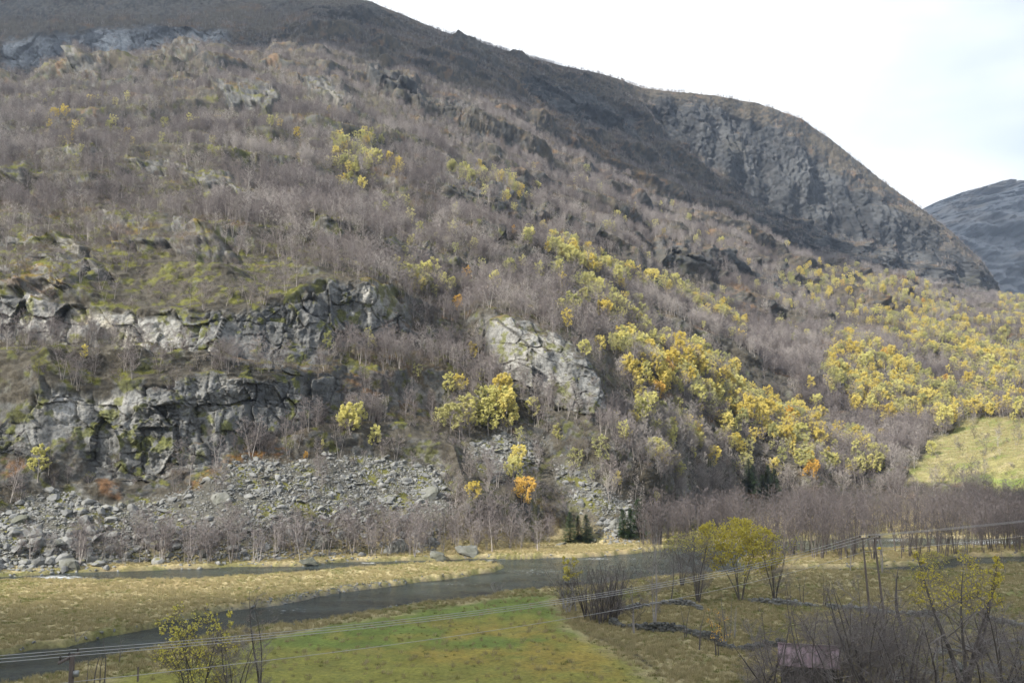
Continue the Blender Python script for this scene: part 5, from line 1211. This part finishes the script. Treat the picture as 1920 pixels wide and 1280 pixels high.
def wire(pts, sags, lb):
    P_ = []
    for (a_, b_), s_ in zip(zip(pts[:-1], pts[1:]), sags):
        a_, b_ = np.array(a_), np.array(b_)
        for i in range(28):
            t = i / 28; P_.append(a_ + (b_ - a_) * t - np.array([0, 0, 4 * s_ * t * (1 - t)]))
    P_.append(np.array(pts[-1])); o = tube_o('power_wire', P_, [.018] * len(P_), M['wire'], None, 4); tag(o, lb, 'wire', 'overhead wires of the power line')
for k, lb in ((0, 'overhead wire on the left insulator of the pylon'), (1, 'overhead wire on the middle insulator of the pylon'), (2, 'overhead wire on the right insulator of the pylon')):
    wire([(xA, YA + 1 - k, zb + .8), (xb - .16, YB_ + 1 - k, zb + .12), (xs_[k], YC_ - .2, ztop + .2), (xD + .9 * k, YD, ztop + 1.8)], [.6, 1.7, .25], lb)
wire([(xA, YA, zb - 1.6), (xb + .1, YB_, zb - 1.3), (xl + .1, YC_ - .2, zat(1033, YC_)), (xD, YD, zat(1033, YC_) + 1.4)], [.6, 1.5, .3], 'lower telephone cable slung beneath the three power wires')
p = pick(259, 1276)
if p is not None: tag(tube_o('fence_post', [p - (0, 0, .3), p + (0, 0, 1.3)], [.09, .08], M['pole']), 'short dark fence post below the left wires', 'fence post')

# ---------------------------------------------------------------- trees of the near pasture and foreground, each grown on its own
def near_tree(px, py, hpx, wpx, lb, name='bare_tree', cat='tree', bark='alder_bark', twig='near_twig', leaf=None, leaves=0, seed=1, group=None, lr=.10, **kw):
    p = pick(px, py)
    if p is None: p = np.array([ground_pt(px, py, 1.0)[0], ground_pt(px, py, 1.0)[1], 1.0])
    h = hpx * p[1] / F; w = wpx * p[1] / F
    a = dict(stems=3, limbs=11, subs=8, tw=8, clear=.15, up=.42, gnarl=.02, tww=.013, r0=.011 * h ** .9 + .03, lean=.14, k=5, tube_subs=True); a.update(kw)
    t, c, f_ = grow(seed, h=h, w=w, leaves=leaves, leaf_r=lr, **a)
    o = bpy.data.objects.new(name, None); COL.objects.link(o); o.location = (p[0], p[1], p[2] - .12)
    link('trunk', t.mesh('trunk', [M[bark]], smooth=True), o); link('crown', c.mesh('crown', [M[twig]]), o)
    if leaves: link('leaves', f_.mesh('leaves', [M[leaf]]), o)
    tag(o, lb, cat, group)
NG = 'bare trees along the pasture walls'
TH = []
for k in range(5):
    t, c, f_ = grow(800 + k, h=10, w=7.5, stems=2 + k % 3, lean=.24, limbs=12, subs=8, tw=5, clear=.14, gnarl=.045, tww=.013, r0=.15, lr_=.45, up=.36, k=5, tube_subs=True)
    TH.append((t.mesh('trunk', [M['alder_bark']], smooth=True), c.mesh('crown', [M['near_twig']])))
def thicket(px, py, hpx, wpx, lb, k):
    p = pick(px, py)
    if p is None: p = np.array([ground_pt(px, py, 1.0)[0], ground_pt(px, py, 1.0)[1], 1.0])
    h = hpx * p[1] / F; w = wpx * p[1] / F * 1.25
    o = stand('bare_tree', 'tree', TH[k % 5], (p[0], p[1], p[2] - .2), h, 10, k * 1.9, (w / 7.5) / (h / 10), lb, 'bare thicket trees around the shed')
M['olive_n'] = leaf_mat('willow_leaves', [(.58, .50, .09), (.68, .58, .12), (.74, .64, .16)], .35, .8)
M['yg_n'] = leaf_mat('birch_last_leaves', [(.44, .44, .10), (.58, .54, .12), (.66, .58, .14)], .35, .8)
near_tree(1387,1122,134,158,'wide olive-yellow willow with several stems in the middle of the pasture','leafy_willow',leaf='olive_n',leaves=7500,lr=.15,seed=11,stems=5,lean=.26,limbs=10,clear=.32,top_only=.38)
near_tree(1308,1128,135,90,'dark many-stemmed shrub tree left of the wide willow',seed=12,stems=6,lean=.2,group=NG,leaf='yg_n',leaves=500,top_only=.7)
near_tree(1452,1126,130,84,'bare many-stemmed tree right of the wide willow',seed=13,stems=6,lean=.2,group=NG,leaf='yg_n',leaves=300,top_only=.6)
near_tree(1280,1100,105,90,'tree with thin yellow top behind the dark shrub',seed=14,stems=4,group=NG,leaf='yg_n',leaves=600,top_only=.6)
near_tree(1227,1172,190,84,'tallest double-stemmed pale birch rising above the river bend','bare_birch_tree','birch','birch_bark','near_twig',seed=15,stems=3,lean=.10,limbs=16,r0=.10,gnarl=.02)
near_tree(1192,1186,112,50,'thin twin-stemmed birch standing on the curved wall','bare_birch_tree','birch','birch_bark','alder_twig',seed=16,stems=2)
near_tree(1258,1128,100,40,'thin straight trunk between the tall birch and the dark shrub',seed=17,stems=1,group=NG)
near_tree(1080,1145,100,44,'slim birch keeping yellow-green leaves on its top by the field corner','leafy_birch','birch','birch_bark','alder_twig','yg_n',1100,18,stems=2,top_only=.55)
near_tree(1057,1140,84,40,'pale leaning birch clump at the corner of the green field','bare_birch_tree','birch','birch_bark','dead_wood',seed=19,stems=4,lean=.25)
near_tree(1066,1148,92,46,'small birch clump beside the leafy slim birch','bare_birch_tree','birch','birch_bark','alder_twig',seed=20,stems=4,lean=.25)
for k, (x, y, h, w) in enumerate([(1098,1158,104,46),(1112,1165,96,48),(1126,1168,110,50),(1140,1166,122,54),(1152,1160,118,50),(1160,1152,98,44),(1135,1150,92,44)]):
    near_tree(x, y, h, w, '%s shrub of the dark clump between field and curved wall' % ['leftmost', 'second from left', 'third', 'fourth and tallest', 'fifth', 'rightmost', 'hindmost'][k], 'bare_shrub', 'shrub', seed=30 + k, stems=7, lean=.22, limbs=6, clear=.08, group='dark shrubs at the corner of the field')
for k, (x, y, h, w, lb, kw) in enumerate([
    (1356,1200,60,40,'low leafless sapling left of the dead trunks',{}),(1366,1196,86,22,'dead pale trunk with broken top behind the curved wall',dict(bark='dead_wood',twig='dead_wood',stems=2,limbs=4,subs=2,tw=1)),(1374,1198,64,24,'short dead snag beside the broken-topped trunk',dict(bark='dead_wood',twig='dead_wood',stems=2,limbs=4,subs=2,tw=1)),
    (1285,1196,66,22,'thin dark sapling in front of the curved wall',dict(stems=2,limbs=5)),(1308,1215,76,24,'thin forked sapling at the bend of the curved wall',dict(stems=2,limbs=5)),(1345,1228,90,46,'sapling with a few orange leaves in front of the wall',dict(stems=2,limbs=7,leaf='orange',leaves=160)),
    (1505,1132,60,30,'small bare trunk on the low wall left of the pylon',dict(stems=2,limbs=5)),(1545,1138,64,34,'second small bare trunk on the low wall nearer the pylon',dict(stems=3,limbs=5)),(1480,1132,50,24,'thin bare stem right of the many-stemmed tree',dict(stems=2,limbs=5)),
    (1415,1200,44,46,'pale leafless bush beside the right part of the curved wall',dict(bark='dead_wood',twig='birch_tw',stems=6,lean=.4)),(1595,1070,62,26,'white dead birch at the far edge of the tan pasture',dict(bark='birch_bark',twig='dead_wood',stems=2,limbs=6,subs=3)),(1655,1072,110,40,'white-barked birch behind the pylon at the river',dict(bark='birch_bark',stems=2)),
    (1803,1062,100,36,'white slender birch at the right river margin',dict(bark='birch_bark',stems=2)),(1885,1072,50,14,'thin leaning white stem at the right river margin',dict(bark='birch_bark',stems=1,limbs=5)),(1765,1062,60,24,'white thin birch left of the slender one',dict(bark='birch_bark',stems=1))]):
    M['birch_tw'] = M['twig']
    near_tree(x, y, h, w, lb, 'bare_birch_tree' if kw.get('bark') == 'birch_bark' else 'dead_tree' if kw.get('bark') == 'dead_wood' else 'bare_sapling', 'tree', seed=50 + k, **{**dict(limbs=8, subs=5, tw=4), **kw})
near_tree(1697,1215,150,110,'gnarled pollard-like tree with crooked arms right of the pylon','gnarled_tree',seed=71,stems=1,limbs=9,subs=5,tw=3,gnarl=.07,clear=.3,lean=.02,r0=.30)
near_tree(1808,1300,262,170,'big forked willow with yellow-leaved upper right crown','leafy_willow',leaf='olive_n',leaves=1900,lr=.10,seed=72,stems=4,lean=.24,limbs=12,clear=.25,top_only=.62,gnarl=.03,r0=.26)
near_tree(1765,1300,170,60,'pale broken birch with a snapped crossing top','broken_birch','birch','dead_wood','dead_wood',seed=73,stems=1,limbs=5,subs=2,tw=1,gnarl=.04)
near_tree(1740,1108,72,80,'airy half-leafy birch in front of the right river arm','leafy_birch','birch','birch_bark','alder_twig','yg_n',700,74,stems=3)
for k, (x, y, h, w, lb) in enumerate([(1470,1320,190,90,'bare tree over the left corner of the shed'),(1535,1340,230,100,'tall bare tree before the right half of the shed'),(1565,1330,200,100,'bare tree just right of the shed roof'),(1600,1335,255,110,'dense bare tree in front of the pylon foot'),
    (1635,1320,225,110,'dense bare tree right below the pylon'),(1668,1325,190,90,'bare tree left of the gnarled one'),(1430,1300,110,80,'low bare thicket tree left of the shed'),(1580,1290,120,90,'low bushy tree by the shed corner'),(1625,1275,110,90,'low bushy tree in the thicket centre'),(1720,1310,150,80,'bare tree between thicket and broken birch'),
    (1845,1275,150,80,'bare tree right of the big willow'),(1880,1290,170,80,'bare tree near the right edge'),(1915,1290,150,80,'bare tree on the right edge of the picture'),(1660,1270,110,80,'low bushy tree under the gnarled one'),(1745,1250,100,60,'dark slim shrub behind the broken birch'),(1545,1265,90,80,'low bush right behind the shed roof'),(1400,1290,60,60,'low pale bush at the field corner'),
    (1450,1345,150,110,'bushy tree cut off by the bottom edge left of the shed'),(1620,1345,210,120,'broad bare tree cut off by the bottom edge under the pylon'),(1695,1345,190,110,'broad bare tree cut off by the bottom edge right of the pylon'),(1655,1225,90,70,'small bush between the pylon foot and the gnarled tree'),
    (1640,1350,250,130,'tallest crooked tree of the thicket under the pylon'),(1700,1352,220,120,'crooked tree rising from the bottom edge under the gnarled one'),
    (1750,1352,200,120,'crooked tree rising from the bottom edge beside the broken birch'),(1905,1350,230,130,'crooked tree rising from the bottom right corner'),(1870,1345,200,110,'crooked tree just left of the corner tree'),(1610,1260,120,100,'dense bush in the middle of the thicket'),(1675,1250,120,100,'dense bush under the gnarled tree'),
    (1440,1250,70,70,'low grey bush at the wall left of the shed'),(1820,1240,110,90,'dense bush behind the big willow'),(1890,1215,90,80,'dense bush at the right edge behind the boulders'),
    (1600,1235,90,80,'small bush left of the pylon foot'),(1560,1225,70,60,'small bush above the shed roof'),(1790,1345,120,110,'scrub at the bottom edge left of the big willow'),(1860,1345,130,110,'scrub at the bottom edge right of the big willow'),(1900,1235,70,60,'small bush above the corner boulders'),(1730,1200,70,60,'small bush behind the low wall'),(1520,1200,60,60,'small grey bush between shed and low wall')]):
    thicket(x, y, h, w, lb, k)
near_tree(368,1335,180,170,'yellow-leaved many-stemmed birch at the bottom left','leafy_birch','birch','alder_bark','alder_twig','yg_n',2000,120,stems=5,lean=.26,clear=.2,limbs=11)
near_tree(440,1335,160,120,'bare grey tree right of the yellow-leaved birch',seed=121,stems=5,lean=.2)
near_tree(490,1320,215,70,'tall thin bare tree at the left end of the green field',seed=122,stems=2,lean=.08,limbs=14)
for k, (x, y, h) in enumerate([(160,1290,60),(176,1290,90),(188,1285,70),(196,1282,100),(222,1240,60)]):
    near_tree(x, y, h, 20, '%s thin stem among the river-edge saplings by the left pole' % ['leftmost', 'second', 'middle', 'tall fourth', 'rightmost leaning'][k], 'bare_sapling', 'sapling', seed=130 + k, stems=1, limbs=6, subs=3, tw=2, group='thin saplings at the lower left river edge')
near_tree(139,1200,30,26,'dead grey branch lying tilted on the left grass bank','dead_branch','branch','dead_wood','dead_wood',seed=140,stems=2,limbs=3,subs=2,tw=1,lean=.5)
near_tree(932,1112,22,20,'tiny pale bush on the near bank of the river','bare_shrub','shrub','dead_wood','dead_wood',seed=141,stems=5,lean=.4,limbs=4)

# ---------------------------------------------------------------- unseen clouds added to shade near flats, alder wood, high ground and far mountain
m, n, l, b = mat('shade_cloud_white'); b.inputs['Base Color'].default_value = (.9, .9, .9, 1); b.inputs['Roughness'].default_value = 1; b.inputs['Specular IOR Level'].default_value = 0
SH = np.array([sdir.x, sdir.y]) / math.hypot(sdir.x, sdir.y) / math.tan(SUN_EL)
def shade_cloud(poly, z, zc, seed, thick=90, step=14, wob=26, name='shade_cloud', hole=.0):
    p = np.array(poly, float) + SH * (zc - z); lo, hi = p.min(0) - 80, p.max(0) + 80
    gx, gy = np.meshgrid(np.arange(lo[0], hi[0], step), np.arange(lo[1], hi[1], step)); q = np.stack([gx.ravel(), gy.ravel(), 0 * gx.ravel() + seed], 1)
    d = sdf(q[:, 0], q[:, 1], [tuple(a) for a in p]) + wob * fbm(q / 90, 3, seed) - hole * np.clip(fbm(q / 130, 2, seed + 3), 0, 1)
    t = np.sqrt(np.clip(d, 0, None) / 120).clip(0, 1); lump = 1 + .6 * fbm(q / 60, 3, seed + 9)
    n1 = len(q); V = np.concatenate([np.stack([q[:, 0], q[:, 1], zc + thick * t * lump], 1), np.stack([q[:, 0], q[:, 1], zc - .25 * thick * t], 1)])
    i = np.arange(n1).reshape(gx.shape); qd = np.stack([i[:-1, :-1], i[:-1, 1:], i[1:, 1:], i[1:, :-1]], -1).reshape(-1, 4); qd = qd[(d[qd] > 0).any(1)]
    used = np.unique(np.concatenate([qd, qd + n1])); rm = -np.ones(2 * n1, int); rm[used] = np.arange(len(used))
    tag(link(name, mesh_np(name, V[used], rm[np.concatenate([qd, qd[:, ::-1] + n1])], [m], smooth=True)), kind='structure')
shade_cloud([(-420, -250), (-260, 60), (-110, 128), (-40, 150), (20, 168), (80, 198), (128, 238), (190, 345), (250, 352), (340, 330), (420, 260), (420, -250)], 2, 1500, 5)
shade_cloud([(-900, 560), (-560, 760), (-430, 830), (-260, 860), (-130, 830), (0, 820), (130, 820), (210, 880), (250, 1060), (190, 1260), (120, 1500), (-900, 2200)], 400, 2300, 6, wob=50, hole=220, thick=160, step=24)
shade_cloud([(750, 2000), (1100, 1900), (2800, 2300), (2800, 4300), (900, 4300)], 450, 2500, 7, wob=60, thick=160, step=30)

# ---------------------------------------------------------------- air
m = bpy.data.materials.new('valley_haze'); m.use_nodes = True; m.node_tree.nodes.clear()
o_ = m.node_tree.nodes.new('ShaderNodeOutputMaterial'); v_ = m.node_tree.nodes.new('ShaderNodeVolumePrincipled'); v_.inputs['Color'].default_value = (.60, .75, 1, 1); v_.inputs['Density'].default_value = .0001; v_.inputs['Anisotropy'].default_value = .2
m.node_tree.links.new(v_.outputs[0], o_.inputs['Volume'])
g = Geo(); box(g, -9200, 9200, -3200, 12200, -5, 1250); hz_ = link('haze', g.mesh('haze', [m])); tag(hz_, 'thin bluish valley haze', 'haze', kind='stuff')
